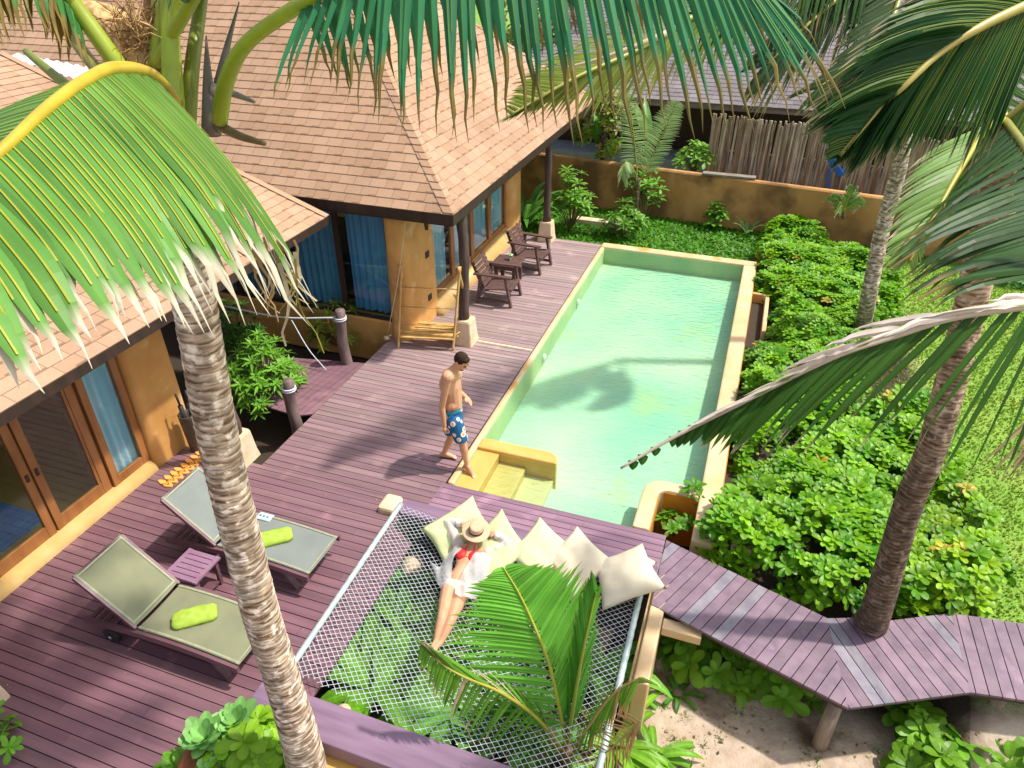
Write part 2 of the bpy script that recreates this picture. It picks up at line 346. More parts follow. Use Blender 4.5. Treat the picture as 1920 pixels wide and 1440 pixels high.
def dcol(r,k):
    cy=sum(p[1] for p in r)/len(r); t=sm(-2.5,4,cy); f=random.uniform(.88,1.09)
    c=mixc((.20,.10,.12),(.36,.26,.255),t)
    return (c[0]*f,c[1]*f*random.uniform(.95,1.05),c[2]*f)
dk=MB()
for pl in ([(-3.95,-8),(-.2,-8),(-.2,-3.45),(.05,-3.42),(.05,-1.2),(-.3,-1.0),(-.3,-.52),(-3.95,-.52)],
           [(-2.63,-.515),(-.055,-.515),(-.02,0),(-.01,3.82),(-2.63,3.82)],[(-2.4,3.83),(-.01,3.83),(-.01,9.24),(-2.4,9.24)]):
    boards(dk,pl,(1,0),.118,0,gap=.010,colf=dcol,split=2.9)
build_deck=struct(build('deck',dk,m_deck,origin=(0,0,-.03)))
ds=MB(); boards(ds,[(-.05,-.02),(-.05,-.52),(3.0,-.55),(3.0,-.02)],(1,0),.108,0.004,colf=lambda r,k: cl((.28,.16,.22),random.uniform(.9,1.1)),split=2.4)
struct(build('deck_strip',ds,m_deck,origin=(0,0,-.03)))
dj=MB()
for y in [-7.6+.6*i for i in range(28)]: dj.box(-3.9 if y<-.5 else -2.6,(-.32 if y<-3.4 else (-.02 if y>-.5 else -.32)),y,y+.06,-.16,-.03)
dj.box(-2.66,-2.60,-.5,3.4,-.2,-.028); dj.box(-.06,3.0,-.6,-.55,-.2,-.024); dj.box(-.4,.0,-3.3,-1.2,-.14,-.028)
struct(build('deck_joists',dj,m_dark,origin=(0,0,-.2)))
sb=MB(); boards(sb,[(-2.64,.86),(-2.64,2.5),(-4.6,2.1),(-4.6,.9),(-2.9,.72)],(0.12,1),.12,-.03,colf=lambda r,k: cl((.25,.135,.16),random.uniform(.85,1.1)))
struct(build('side_footbridge',sb,m_deck,origin=(-3.5,1.5,-.06)))
# light board let into the deck
lb=MB(); lb.box(-1.06,-.02,3.815,3.865,0.002,.0065); struct(build('deck_joint_strip',lb,m_white,origin=(-.5,3.84,0)))
# walkway
wk=MB()
A=(3.01,-0.07,0.00)[:2];D=(3.01,-1.13,0.00)[:2];B=(4.88,-0.68,0.00)[:2];E=(5.05,-1.76,0.00)[:2]; F=(6.18,-0.15,0.00)[:2]; H=(6.21,-1.17,0.00)[:2]; I=(8.09,0.13,0.00)[:2]; J=(7.75,-0.93,0.00)[:2]
B2=(5.17,-0.57,0.00)[:2]; B3=(5.50,-0.50,0.00)[:2]
def wcol(r,k):
    if random.random()<.16: c=(.23,.21,.25)
    else: c=(.20,.132,.178)
    return cl(c,random.uniform(.85,1.13))
boards(wk,[A,D,E,B],(B[0]-A[0]-1.85-.55,-1.09),.122,-.02,.03,.01,wcol)
boards(wk,[B,E,H,F,B3,B2],(V((6.10,-1.22,0.00))-V((5.59,-0.38,0.00)))[:2],.122,-.02,.03,.01,wcol)
boards(wk,[F,H,J,I],(V((6.21,-1.17,0.00))-V((6.18,-0.15,0.00)))[:2],.122,-.02,.03,.01,wcol)
wj=MB(); Z=-.10
for a,b in ((D,E),(E,H),(H,J),(A,B),(F,I)):
    a=V((a[0],a[1]+(.08 if a[1]<-.9 else -.08),Z)); b=V((b[0],b[1]+(.08 if b[1]<-.9 else -.08),Z)); wj.bar(a,b,.05,.1)
wt=thing('walkway','purple plank walkway zigzagging from the net terrace past the palm','walkway',(4.9,-1.0,-.9))
build('planking',wk,m_walk,wt); build('joists',wj,m_dark,wt)
for p in ((4.98,-1.62),(3.3,-.9),(6.6,-.9)):
    q=MB(); q.tube([(p[0],p[1],-1.0),(p[0],p[1],-.15)],[.085,.07],10,col=W1); build('post',q,M('bleached_log',(.36,.29,.22),(.20,.15,.11),14,.8,.6,stretch=(1,1,.2)),wt,True)

# ---------------- pool ----------------
def rbox(mb,x0,x1,y0,y1,z0,z1,r=.03): mb.box(x0,x1,y0,y1,z0,z1)
pool=thing('swimming_pool','long rectangular pool with yellow plaster rim and green water beside the deck','pool',(1.8,4.6,-.8))
ZF=-.54
fl=MB(); fl.face([(.1,1.0,ZF),(3.3,1.0,ZF),(3.3,9.1,-.40),(.1,9.1,-.40)]); fl.face([(1.27,.0,ZF),(2.6,.0,ZF),(2.6,1.0,ZF),(1.27,1.0,ZF)]); fl.box(1.27,2.56,0.0,.80,ZF,-.40)
build('floor',fl,m_poolfloor,pool)
wl=MB(); wl.face([(.1,0,ZF),(.1,9.1,ZF),(.1,9.1,-.02),(.1,0,-.02)]); wl.face([(.1,9.08,ZF),(3.3,9.08,ZF),(3.3,9.08,-.02),(.1,9.08,-.02)]); wl.face([(3.3,9.1,ZF),(3.3,.9,ZF),(3.3,.9,-.02),(3.3,9.1,-.02)]); wl.face([(.1,.003,ZF),(2.6,.003,ZF),(2.6,.003,-.02),(.1,.003,-.02)])
build('wall',wl,m_poolwall,pool)
rm=MB(); rm.box(0.0,.098,-.0,9.08,-.9,.012); rm.box(0.0,3.58,9.082,9.36,-.9,.014); rm.box(3.302,3.58,.0,9.08,-.9,.013)
build('rim',rm,m_rim,pool,bevel=.03)
dv=MB(); n=12
pol=[(.1,.86),(1.02,.86)]+[(1.02+.24*math.sin(a*math.pi/2/6),.86-.0+ (.24-.24*math.cos(a*math.pi/2/6))) for a in range(1,7)]+[(1.26,1.12),(.1,1.12)]
pol=[(.1,.88),(1.08,.88),(1.08,.42),(1.30,.42)]+[(1.30-.22+.22*math.cos(a*math.pi/2/6),.90+.22*math.sin(a*math.pi/2/6)) for a in range(0,7)]+[(.1,1.12)]
pol=[(.1,.88),(1.3,.88)]+[(1.3-.2+.2*math.cos(a*math.pi/2/6),.92+.2*math.sin(a*math.pi/2/6)) for a in range(0,7)]+[(.1,1.12)]
dv.prism(pol,-.8,.008); build('divider_wall',dv,m_yel,pool,bevel=.02)
nw=MB()
def arcp(cx,cy,r,a0,a1,n=6): return [(cx+r*math.cos(R(a0+(a1-a0)*i/n)),cy+r*math.sin(R(a0+(a1-a0)*i/n))) for i in range(n+1)]
pol=[(2.56,.0)]+arcp(2.56+.28,.98-.28+.04,.28,180,90)+[(3.30,1.02),(3.30,.82)]+arcp(2.78+.12,.82-.12,.12,90,180)+[(2.78,.0)]
nw.prism(pol,-.9,.016); build('notch_rim',nw,m_rim,pool,bevel=.03)
nf=MB(); nf.box(2.795,3.3,.805,.812,-.9,-.02); nf.box(2.783,2.79,0,.80,-.9,-.02); nf.box(3.582,3.59,-.0,9.3,-.9,-.03); build('outer_face',nf,m_orange,pool)
for k,(x0,x1,z) in enumerate(((.1,.44,-.042),(.44,.85,-.19),(.85,1.27,-.31))):
    s_=MB(); s_.box(x0,x1,.005,.879,-.8,z); build('step',s_,m_yel if k==0 else M('submerged_step_plaster',(.62,.47,.17) if k==1 else (.60,.54,.28),(.56,.42,.14) if k==1 else (.54,.50,.25),3,.5),pool,bevel=.01)
for x,y in ((.1,4.15),(.1,6.6)):
    l=MB(); l.tube([(x,y,-.30),(x+.05,y,-.30)],[.075,.07],14); build('underwater_lamp',l,m_whitep,pool,True)
l=MB(); l.tube([(1.75,5.55,ZF),(1.75,5.55,ZF+.01)],.07,14); build('drain',l,M('teal_drain',(.1,.5,.55)),pool)
wa=MB(); nx,ny=2,2
wa.face([(.1,.003,-.062),(2.6,.003,-.062),(2.6,.9,-.062),(3.3,.9,-.062),(3.3,9.08,-.062),(.1,9.08,-.062)])
struct(build('water',wa,m_water,origin=(1.7,4.5,-.062)))
# overflow trough outside the rim
ot=thing('overflow_basin','small ochre plaster basin against the outer side of the pool rim','basin',(3.76,6.8,-.6))
o_=MB(); o_.prism([(3.585,7.75),(3.78,7.75)]+arcp(3.78,7.6,.15,90,0)+[(3.93,6.0),(3.85,6.0),(3.85,7.58)]+arcp(3.77,7.58,.08,0,90)+[(3.585,7.66)],-.6,-.02); build('wall',o_,m_rim,ot,bevel=.015)
o_=MB(); o_.box(3.592,3.845,6.0,7.65,-.5,-.3); build('bed',o_,m_orange,ot)

# ---------------- buildings ----------------
def slope(mb,o,u,v,u0f,u1f,vmax,n,h=.175,th=.014):
    """overlapping shingle courses; o origin at eave, u along the eave, v up the slope (unit)"""
    o=V(o);u=V(u);v=V(v);n=V(n); k=0
    while k*h<vmax:
        a=k*h;b=min((k+1)*h+.03,vmax); base=len(mb.f)
        P=[o+u*u0f(a)+v*a+n*th,o+u*u1f(a)+v*a+n*th,o+u*u1f(b)+v*b+n*.002,o+u*u0f(b)+v*b+n*.002]
        if (P[1]-P[0]).length<.05: break
        mb.face(P); mb.uv[base]=[(u0f(a),a+1e-4),(u1f(a),a+1e-4),(u1f(b),b-.031),(u0f(b),b-.031)]
        Q=[P[0]-n*(th+.002),P[1]-n*(th+.002),P[1],P[0]]; mb.face(Q); mb.uv[base+1]=[(u0f(a),a+.01)]*2+[(u1f(a),a+.01)]*2
        k+=1
m_uncol=m_shing
villa=thing('villa','ochre poolside villa with steep tan shingle hip roof and glass walls','house',(-5,8,0))
EX,EY,EZ,PT=-1.14,3.15,2.6,.80; YF=12.7
s=math.sqrt(1+PT*PT); HX=(YF-EY)/2; VM=HX*s
rf=MB()
slope(rf,(EX,EY,EZ),(-1,0,0),(0,1/s,PT/s),lambda a:a/s,lambda a:14-a/s*0,VM,(0,-PT/s,1/s))
slope(rf,(EX,EY,EZ),(0,1,0),(-1/s,0,PT/s),lambda a:a/s,lambda a:(YF-EY)-a/s,VM,(PT/s,0,1/s))
rf.face([(EX,YF,EZ),(-16,YF,EZ),(-16,EY+HX,EZ+HX*PT),(EX-HX,EY+HX,EZ+HX*PT)])
ro=build('roof',rf,m_shing,villa)
hp=MB()
def caps(mb,a,b,w,na,nb,step=.17):
    a=V(a);b=V(b);L_=(b-a).length;d=(b-a)/L_;k=0
    while k*step<L_:
        p=a+d*k*step;q=a+d*(k*step+step+.03);lf=V(na)*.03
        ra=V(na);rb=V(nb); base=len(mb.f)
        A=[p+ra*w,p,p+rb*w];B=[q+ra*w,q,q+rb*w]; up=V((0,0,1))
        r1=[x+up*.036 for x in A]; r2=[x+up*.016 for x in B]
        mb.quadgrid([r1,r2]); mb.uv[base]=[(k*.4,.05),(k*.4+.1,.05),(k*.4+.1,.15),(k*.4,.15)]; mb.uv[base+1]=mb.uv[base]
        mb.quadgrid([[x-up*.03 for x in r1],r1]); k+=1
cw=.17
caps(hp,(EX,EY,EZ),(EX-HX,EY+HX,EZ+HX*PT),1,V((-1,0,0))*cw,V((0,1,0))*cw)
caps(hp,(EX,YF,EZ),(EX-HX,YF-HX,EZ+HX*PT),1,V((0,-1,0))*cw,V((-1,0,0))*cw)
build('hip_cap',hp,m_shing,ro)
fa=MB(); fa.box(-16,EX,EY,EY+.03,EZ-.16,EZ-.003); fa.box(EX-.03,EX,EY+.031,YF,EZ-.16,EZ-.003); build('fascia',fa,m_dark,ro)
so_=MB(); so_.box(-16,EX-.03,EY+.03,YF,EZ-.2,EZ-.162); build('soffit',so_,m_dark,ro)
# walls
wa=MB(); wa.box(-12,-2.45,3.45,3.75,-.6,.30); build('plinth',wa,m_adobe,villa,bevel=.03)
def pier(pts,z0,z1,mat,par,flare=.06):
    mb=MB(); n=len(pts); cx=sum(p[0] for p in pts)/n; cy=sum(p[1] for p in pts)/n
    rows=[]
    for i in range(13):
        t=i/12; z=lerp(z0,z1,t); f=1+flare*(1-t)**3*2; rows.append([(cx+(p[0]-cx)*f+.012*noise.noise(V((p[0]*2,p[1]*2,z*2))),cy+(p[1]-cy)*f,z) for p in pts])
    mb.quadgrid(rows,None,True); mb.face(rows[-1]); return build('wall_pier',mb,mat,par,True)
def rrect(x0,x1,y0,y1,r,n=5): return arcp(x1-r,y1-r,r,0,90,n)+arcp(x0+r,y1-r,r,90,180,n)+arcp(x0+r,y0+r,r,180,270,n)+arcp(x1-r,y0+r,r,270,360,n)
pier(rrect(-2.62,-2.22,3.42,4.72,.16),-.4,2.42,m_adobe,villa)
pier(rrect(-2.9,-2.2,8.98,9.75,.2),-.4,2.42,m_adobe,villa)
q=MB(); q.box(-12,-2.6,9.4,9.7,-.4,2.42); q.box(-12,-2.66,4.6,4.65,-.4,-.0); q.box(-2.62,-2.34,4.7,9.0,2.05,2.42); build('wall',q,m_adobe,villa)
q=MB(); 
rows=[]
for i in range(9):
    a=math.pi*.5*i/8; rows.append([(-2.32+.26*math.sin(a)*1.0,y,.0+.24*math.cos(a)) for y in (4.55,8.95)])
q.quadgrid(rows); q.quadgrid([[(-2.45,y,.24) for y in (4.55,8.95)],rows[0]]); q.face([r[0] for r in rows]+[(-2.32,4.55,0)]); q.face([r[1] for r in rows][::-1]+[(-2.32,8.95,0)][:0] if False else [(-2.32,8.95,0)]+[r[1] for r in rows][::-1]); build('sill',q,m_sill,villa,True)
def windowx(par,x,y0,y1,z0,z1,fw=.09,ft=.06,cm=None,mullion=True,cur=True,cx=-.25):
    f=MB(); f.box(x-ft,x,y0,y0+fw,z0,z1); f.box(x-ft,x,y1-fw,y1,z0,z1); f.box(x-ft+.004,x-.004,y0+fw,y1-fw,z0,z0+fw*1.3); f.box(x-ft+.004,x-.004,y0+fw,y1-fw,z1-fw,z1)
    w_=build('window',f,m_frame,par)
    g_=MB(); g_.box(x-.034,x-.026,y0+fw,y1-fw,z0+fw*1.3,z1-fw); build('pane',g_,m_glass,w_)
    return w_
def curtain(par,a,b,z0,z1,mat,amp=.03,per=.11,name='curtain'):
    a=V((a[0],a[1],0));b=V((b[0],b[1],0));L_=(b-a).length;d=(b-a)/L_;n=V((-d.y,d.x,0));N_=int(L_/.018)
    rows=[]
    for z in [lerp(z0,z1,i/4) for i in range(5)]:
        rows.append([a+d*(L_*i/N_)+n*amp*(math.sin(i*.018/per*6.28+.8*math.sin(i*.11))+.4*math.sin(i*.31+z))+V((0,0,z)) for i in range(N_+1)])
    mb=MB(); mb.quadgrid(rows); return build(name,mb,mat,par,True)
for i,(a,b) in enumerate(((4.72,5.78),(5.78,6.84),(6.84,7.9),(7.9,8.98))): windowx(villa,-2.36,a,b,.24,2.05)
curtain(villa,(-2.47,4.7),(-2.47,5.6),.25,2.1,m_curt); curtain(villa,(-2.47,5.9),(-2.47,7.0),.25,2.1,m_curt); curtain(villa,(-2.47,7.15),(-2.47,8.95),.25,2.1,m_curt)
# south glass front
for a,b in ((-3.52,-2.60),(-4.7,-3.62),(-5.9,-4.8),(-7.2,-6.0)):
    f=MB(); y=3.52; z0,z1=.30,2.4; fw=.05
    f.box(a-fw,a,y-.03,y+.03,z0,z1); f.box(b,b+fw,y-.03,y+.03,z0,z1); f.box(a,b,y-.028,y+.028,z0,z0+.05); f.box(a,b,y-.028,y+.028,z1-.05,z1)
    w_=build('window',f,m_dark,villa); g_=MB(); g_.box(a,b,y-.004,y+.004,z0+.05,z1-.05); build('pane',g_,m_glass,w_)
    curtain(villa,(a+.03,3.72),(b-.02,3.72),.34,2.38,m_curtd,.035,.13)
for y,z in ((4.30,1.36),(4.29,.50)):
    q=MB(); q.box(-2.235,-2.20,y-.07,y+.07,z-.06,z+.06); build('switch_plate',q,m_black,villa,bevel=.005)
# posts on white bases
def roofpost(x,y,h,zb=0,label='',crook=0,bw=.17):
    t=thing('veranda_post',label,'post',(x,y,zb),'timber roof posts on white plaster feet')
    b=MB(); bh=.47
    b.quadgrid([[(x+sx*bw*f,y+sy*bw*f*1.05,zb+z) for sx,sy in ((-1,-1),(1,-1),(1,1),(-1,1))] for f,z in ((1.12,0),(1.0,.12),(.86,bh-.03),(.78,bh))],None,True); b.face([(x+sx*bw*.78,y+sy*bw*.8,zb+bh) for sx,sy in ((-1,-1),(1,-1),(1,1),(-1,1))])
    build('foot',b,m_white,t,bevel=.03)
    p=MB(); pts=[];rad=[]
    for i in range(13):
        tt=i/12; pts.append((x+.02*math.sin(tt*5+x)*crook,y,lerp(zb+bh-.01,h,tt))); rad.append(.085*(1+.10*math.sin(tt*17+y))+(.02 if tt<.1 else 0))
    p.tube(pts,rad,12); build('shaft',p,m_post,t,True); return t
roofpost(-1.27,3.76,2.42,0,'knobbly dark timber post at the near roof corner beside the bamboo rack',1.4)
roofpost(-1.36,9.12,2.42,0,'straight dark timber post at the far end of the veranda')
roofpost(-2.98,-.50,2.3,0,'timber post with white foot behind the leaning palm trunk')
cb=thing('corner_footing','pale plaster footing at the left edge of the near deck','footing',(-2.95,-4.5,0)); q=MB(); q.box(-3.3,-2.76,-4.75,-4.38,0,.5,taper=.05); build('block',q,m_white,cb,bevel=.02)
# wind chime / straw under roof corner
wc=MB(); wc.tube([(-1.75,3.42,2.42),(-1.75,3.42,2.2)],[.05,.03],8); 
tag(build('hanging_lantern',wc,m_dark,None,True),'small dark lantern hanging beneath the roof corner','lantern')

# left villa
vl=thing('villa','nearer ochre villa at the left edge with low tan roof and teak doors','house',(-6,-2,0))
LX,LZ,LP,LY=-3.22,2.45,.36,2.83; s2=math.sqrt(1+LP*LP)
r2=MB(); slope(r2,(LX,LY,LZ),(0,-1,0),(-1/s2,0,LP/s2),lambda a:0,lambda a:13,7.5,(LP/s2,0,1/s2)); ro2=build('roof',r2,m_shing,vl)
q=MB(); q.box(LX-.03,LX,-10,LY,LZ-.13,LZ-.003); q.quadgrid([[(LX-.03,LY,LZ-.12),(LX-.03,LY,LZ-.006)],[(LX-7,LY,LZ+7*LP-.13),(LX-7,LY,LZ+7*LP-.006)]]); build('fascia',q,m_dark,ro2)
q=MB(); q.quadgrid([[(LX-.03,-10,LZ-.13),(LX-.03,LY-.02,LZ-.13)],[(LX-7,-10,LZ-.13+7*LP),(LX-7,LY-.02,LZ-.13+7*LP)]]); build('soffit',q,m_dark,ro2)
q=MB(); q.box(LX-7,LX+.01,LY-.1,LY+.02,0,.012)
for i,p in enumerate(q.v): q.v[i]=(p[0],p[1],p[2]+LZ+.02+(LX-p[0])*LP)
rcap=q; 
for i in range(len(q.f)): q.uv[i]=[(0,.05),(.1,.05),(.1,.15),(0,.15)]
build('edge_cap',q,m_shing,ro2)
fl_=MB()
a0=V((-9.35,3.00,4.52));a1=V((-7.59,3.00,4.18)); b0=V((-9.63,3.40,4.52)); b1=V((-7.47,3.40,4.32)); rows=[]
for i in range(40):
    t=i/39; rows.append([a0.lerp(a1,t)+V((0,0,.02*math.sin(i*1.6))),b0.lerp(b1,t)+V((0,0,.02*math.sin(i*1.6)))])
fl_.quadgrid(rows); build('valley_sheet',fl_,M('corrugated_sheet',(.7,.68,.66),None,5,.4),ro2,True)
pier(rrect(-4.6,-3.98,-1.02,-.25,.12),-.3,2.45,m_adobe,vl,.05)
q=MB(); q.box(-9,-4.5,-.5,-.3,-.3,2.5); q.box(-9,-4.35,-9,-8.8,-.3,2.5); q.box(-9.2,-9,-9,-.3,-.3,4.0); q.box(-4.3,-4.05,-9,-1.0,2.03,2.5); build('wall',q,m_adobe,vl)
q=MB(); q.box(-9,-4.05,-8.8,-.5,-.1,.03); build('floor',q,m_floorin,vl)
q=MB(); rows=[]
for i in range(9):
    a=math.pi*.5*i/8; rows.append([(-4.06+.13*math.sin(a),y,.0+.13*math.cos(a)) for y in (-9,-1.08)])
q.quadgrid(rows); q.quadgrid([[(-4.16,y,.131) for y in (-9,-1.08)],rows[0]]); q.face([r[1] for r in rows][::-1]+[(-4.06,-1.08,0)]); build('sill',q,m_sill,vl,True)
windowx(vl,-4.06,-1.68,-1.06,.12,2.03,.10)
q=MB(); q.box(-4.2,-4.1,-1.86,-1.70,.03,2.03); build('door_post',q,m_frame,vl)
def door(y0,y1,x,hy):
    f=MB(); fw=.10
    f.box(x-.05,x,y0,y0+fw,.12,2.0); f.box(x-.05,x,y1-fw,y1,.12,2.0); f.box(x-.046,x-.004,y0+fw,y1-fw,.12,.3); f.box(x-.046,x-.004,y0+fw,y1-fw,1.9,2.0)
    d_=build('door',f,m_frame,vl); g_=MB(); g_.box(x-.03,x-.022,y0+fw,y1-fw,.3,1.9); build('pane',g_,m_glass,d_)
    h_=MB(); h_.box(x-.0,x+.012,hy-.018,hy+.018,.98,1.08); build('handle',h_,m_dark,d_)
door(-2.55,-1.72,-4.09,-2.50); door(-3.45,-2.58,-4.09,-2.63); door(-4.4,-3.5,-4.12,-4.3)
curtain(vl,(-4.16,-1.62),(-4.16,-1.12),.1,2.0,m_curt,.03,.12)
q=MB(); q.box(-5.6,-4.55,-3.0,-2.35,.036,.055)
mat_=build('floor_mat',q,m_mat); tag(mat_,'blue striped mat on the yellow floor inside the teak door','mat')

# ---------------- bamboo rack ----------------
rk=thing('bamboo_towel_rack','tall bamboo A-frame towel rack with slatted shelf beside the white footing','rack',(-1.85,3.4,0))
apL=V((-2.30,3.42,1.38)); apR=V((-1.28,3.62,1.40)); feet=[V((-2.33,3.12,0)),V((-2.40,3.80,0)),V((-1.36,3.36,0)),V((-1.20,3.98,0))]
for (f_,a_) in ((feet[0],apL),(feet[1],apL),(feet[2],apR),(feet[3],apR)):
    d_=(a_-f_); e=a_+d_*.09; mb=MB(); n=26; pts=[f_.lerp(e,i/n) for i in range(n+1)]; rad=[.024+(.004 if i%5==0 else 0) for i in range(n+1)]; mb.tube(pts,rad,8); build('pole',mb,m_bamboo,rk,True)
for t in (.8,.55,.32):
    mb=MB(); mb.tube([feet[0].lerp(apL,t),feet[2].lerp(apR,t)],.012,6); build('rung',mb,m_bamboo,rk,True)
mb=MB()
zs=.16
for i in range(5):
    t=i/4; a=feet[0].lerp(apL,zs).lerp(feet[1].lerp(apL,zs),t); b=feet[2].lerp(apR,zs).lerp(feet[3].lerp(apR,zs),t); mb.bar(a,b,.10,.02)
build('shelf',mb,m_bamboo,rk)
mb=MB(); mb.tube([feet[0].lerp(apL,.2),feet[1].lerp(apL,.2)],.014,6); mb.tube([feet[2].lerp(apR,.2),feet[3].lerp(apR,.2)],.014,6); mb.tube([feet[0].lerp(apL,.26),feet[2].lerp(apR,.26)],.012,6); build('side_rail',mb,m_bamboo,rk,True)
# rope pull with knot
mb=MB(); pts=cr([(-2.05,3.30,2.42),(-2.3,3.3,1.3),(-2.62,3.28,.14)],12); mb.tube(pts,.008,6); mb.ell((-2.64,3.27,.07),(.06,.05,.045)); mb.tube([(-2.62,3.28,.1),(-2.54,3.27,.15)],.015,6)
tag(build('hanging_rope',mb,m_white,None,True),'pale rope from the eave with a knot resting near the deck edge','rope')

# ---------------- chairs and table ----------------
def chair(loc,rz,label):
    t=thing('armchair',label,'chair',(0,0,0),'dark slatted armchairs on the veranda')
    for sy in (-1,1):
        y=sy*.31
        m_=MB(); m_.bar((.42,y,0),(.30,y,.62),.045,.07,(0,1,0)); build('front_leg',m_,m_chair,t)
        m_=MB(); m_.bar((-.30,y,0),(-.22,y,.62),.045,.07,(0,1,0)); build('rear_leg',m_,m_chair,t)
        m_=MB(); m_.bar((-.36,y,.635),(.42,y,.645),.10,.03); build('armrest',m_,m_chair,t,bevel=.006)
        m_=MB(); m_.bar((-.26,y*.98,.1),(.38,y*.98,.1),.03,.05); build('stretcher',m_,m_chair,t)
    m_=MB()
    for i in range(6):
        x=.38-i*.098; m_.box(x-.043,x+.043,-.285,.285,.36-.012*i,.382-.012*i)
    build('seat',m_,m_chair,t)
    m_=MB(); 
    for i in range(6):
        z=.36+i*.088; x=-.17-(z-.36)*.42; m_.bar((x,-.285,z+.04),(x,.285,z+.04),.018,.078,(-.42,0,1))
    for y in (-.26,.26): m_.bar((-.18,y,.28),(-.42,y,.86),.03,.05,(0,1,0))
    build('backrest',m_,m_chair,t)
    m_=MB(); m_.bar((-.24,-.3,.28),(-.24,.3,.28),.03,.08); m_.bar((.36,-.3,.30),(.36,.3,.30),.03,.08); build('apron',m_,m_chair,t)
    t.location=loc; t.rotation_euler=(0,0,rz); return t
c1=chair((-1.36,5.62,0),0,'dark slatted armchair nearest the camera, left of the small low table')
c2=copy_tree(c1); c2.location=(-1.25,7.38,0); c2.rotation_euler=(0,0,R(-6)); c2['label']='dark slatted armchair farther away, beside the far roof post'
lt=thing('low_table','low dark square table between the two veranda armchairs','table',(-1.42,6.5,0))
m_=MB(); m_.box(-1.72,-1.12,6.2,6.8,.44,.475); build('tabletop',m_,m_chair,lt,bevel=.02)
m_=MB(); m_.box(-1.66,-1.18,6.26,6.74,.35,.438); build('apron',m_,m_chair,lt)
for x in (-1.62,-1.22):
    for y in (6.3,6.7): m_=MB(); m_.box(x-.035,x+.035,y-.035,y+.035,0,.35); build('leg',m_,m_chair,lt)
fw=thing('flower_cup','tiny cup of white and green flowers on the dark low table','flowers',(-1.40,6.56,.475))
m_=MB(); m_.lathe((-1.40,6.56,.475),[(.02,0),(.03,.06)],10); build('cup',m_,m_whitep,fw,True)
m_=MB()
for i in range(26):
    a=random.uniform(0,6.3);r=random.uniform(.01,.07); m_.ell((-1.40+r*math.cos(a),6.56+r*math.sin(a),.54+random.uniform(0,.07)),(.02,.02,.01),6,4,col=(.25,.55,.08) if i%3 else (.9,.95,.8))
build('blooms',m_,m_leaf,fw)

# ---------------- loungers ----------------
def lounger(label,sling):
    t=thing('sun_lounger',label,'sun lounger',(0,0,0),'wheeled sun loungers on the near deck')
    W=.31
    def zrail(x): return .31+.045*math.cos((x-.25)*2.1)- (.02 if x<-.7 else 0)*0
    for sy in (-1,1):
        m_=MB(); N_=24; rows=[]
        for i in range(N_+1):
            x=lerp(-.98,1.0,i/N_); z=zrail(x); y=sy*(W+.025); h=.075
            rows.append([(x,y-.018,z-h),(x,y+.018,z-h),(x,y+.018,z),(x,y-.018,z)])
        m_.quadgrid(rows,None,True); m_.face(rows[0]); m_.face(rows[-1][::-1]); build('side_rail',m_,m_loungewood,t)
        m_=MB(); m_.bar((.62,sy*(W-.02),.30),(.78,sy*(W-.02),0),.035,.075,(0,1,0)); build('leg',m_,m_loungewood,t)
        m_=MB(); m_.bar((-.55,sy*(W-.03),.30),(-.62,sy*(W-.03),.09),.035,.075,(0,1,0)); build('leg',m_,m_loungewood,t)
        m_=MB(); m_.tube([(-.64,sy*(W-.005),.10),(-.64,sy*(W+.045),.10)],.10,22); m_.tube([(-.64,sy*(W+.044),.10),(-.64,sy*(W+.055),.10)],.025,10); wl_=build('wheel',m_,m_black,t,bevel=.006)
        m_=MB(); m_.tube([(-.64,sy*(W+.055),.10),(-.64,sy*(W+.062),.10)],.018,10); build('hub',m_,m_metal,wl_,True)
    m_=MB(); N_=16; rows=[]
    for i in range(N_+1):
        x=lerp(-.24,1.0,i/N_); z=zrail(x)+.012; rows.append([(x,y,z-.012*(1-(y/W)**2)) for y in (-W,-W*.93,-W*.5,0,W*.5,W*.93,W)])
    m_.quadgrid(rows,None); st=build('seat_sling',m_,sling,t,True)
    m_=MB()
    for y in (-W+.02,W-.02): m_.quadgrid([[(p[0][0],y-.012,p[0][2]+.006) for p in rows],[(p[0][0],y+.012,p[0][2]+.006) for p in rows]])
    z=zrail(1)+.02; m_.box(.965,.985,-W,W,z-.008,z); build('hem',m_,m_piping,st)
    # backrest
    bl=.80; a=R(41); ca,sa=math.cos(a),math.sin(a); hx,hz=-.26,.345
    P=lambda u,y,o=0: (hx-ca*u-sa*o*0,y,hz+sa*u+o)
    br=MB()
    for sy in (-1,1): br.bar(P(0,sy*(W+.005)),P(bl,sy*(W+.005)),.03,.045)
    br.bar(P(bl,-W),P(bl,W),.03,.03); b_=build('backrest_frame',br,m_loungewood,t)
    m_=MB(); m_.quadgrid([[P(u,y,.028-.015*(1-(y/W)**2)) for y in (-W,-W*.5,0,W*.5,W)] for u in [bl*i/8 for i in range(9)]]); bs=build('back_sling',m_,sling,t,True)
    m_=MB()
    for y in (-W+.02,W-.02): m_.quadgrid([[P(u,y-.01,.036) for u in (0.02,bl-.02)],[P(u,y+.01,.036) for u in (0.02,bl-.02)]])
    for u in (.03,bl-.04): m_.quadgrid([[P(u-.01,-W+.03,.038),P(u-.01,W-.03,.038)],[P(u+.01,-W+.03,.038),P(u+.01,W-.03,.038)]])
    build('hem',m_,m_piping,bs)
    m_=MB()
    for i in range(7): x=-.9+i*.09; m_.box(x,x+.05,-W,W,.25,.268)
    for y in (-.12,.12): m_.bar((-.52,y,.26),(-.60,y,.62),.02,.03,(0,1,0))
    build('under_slats',m_,m_loungewood,t)
    return t
l1=lounger('olive mesh sun lounger nearest the camera with a lime towel on it',m_sling); l1.location=(-1.66,-3.20,0)
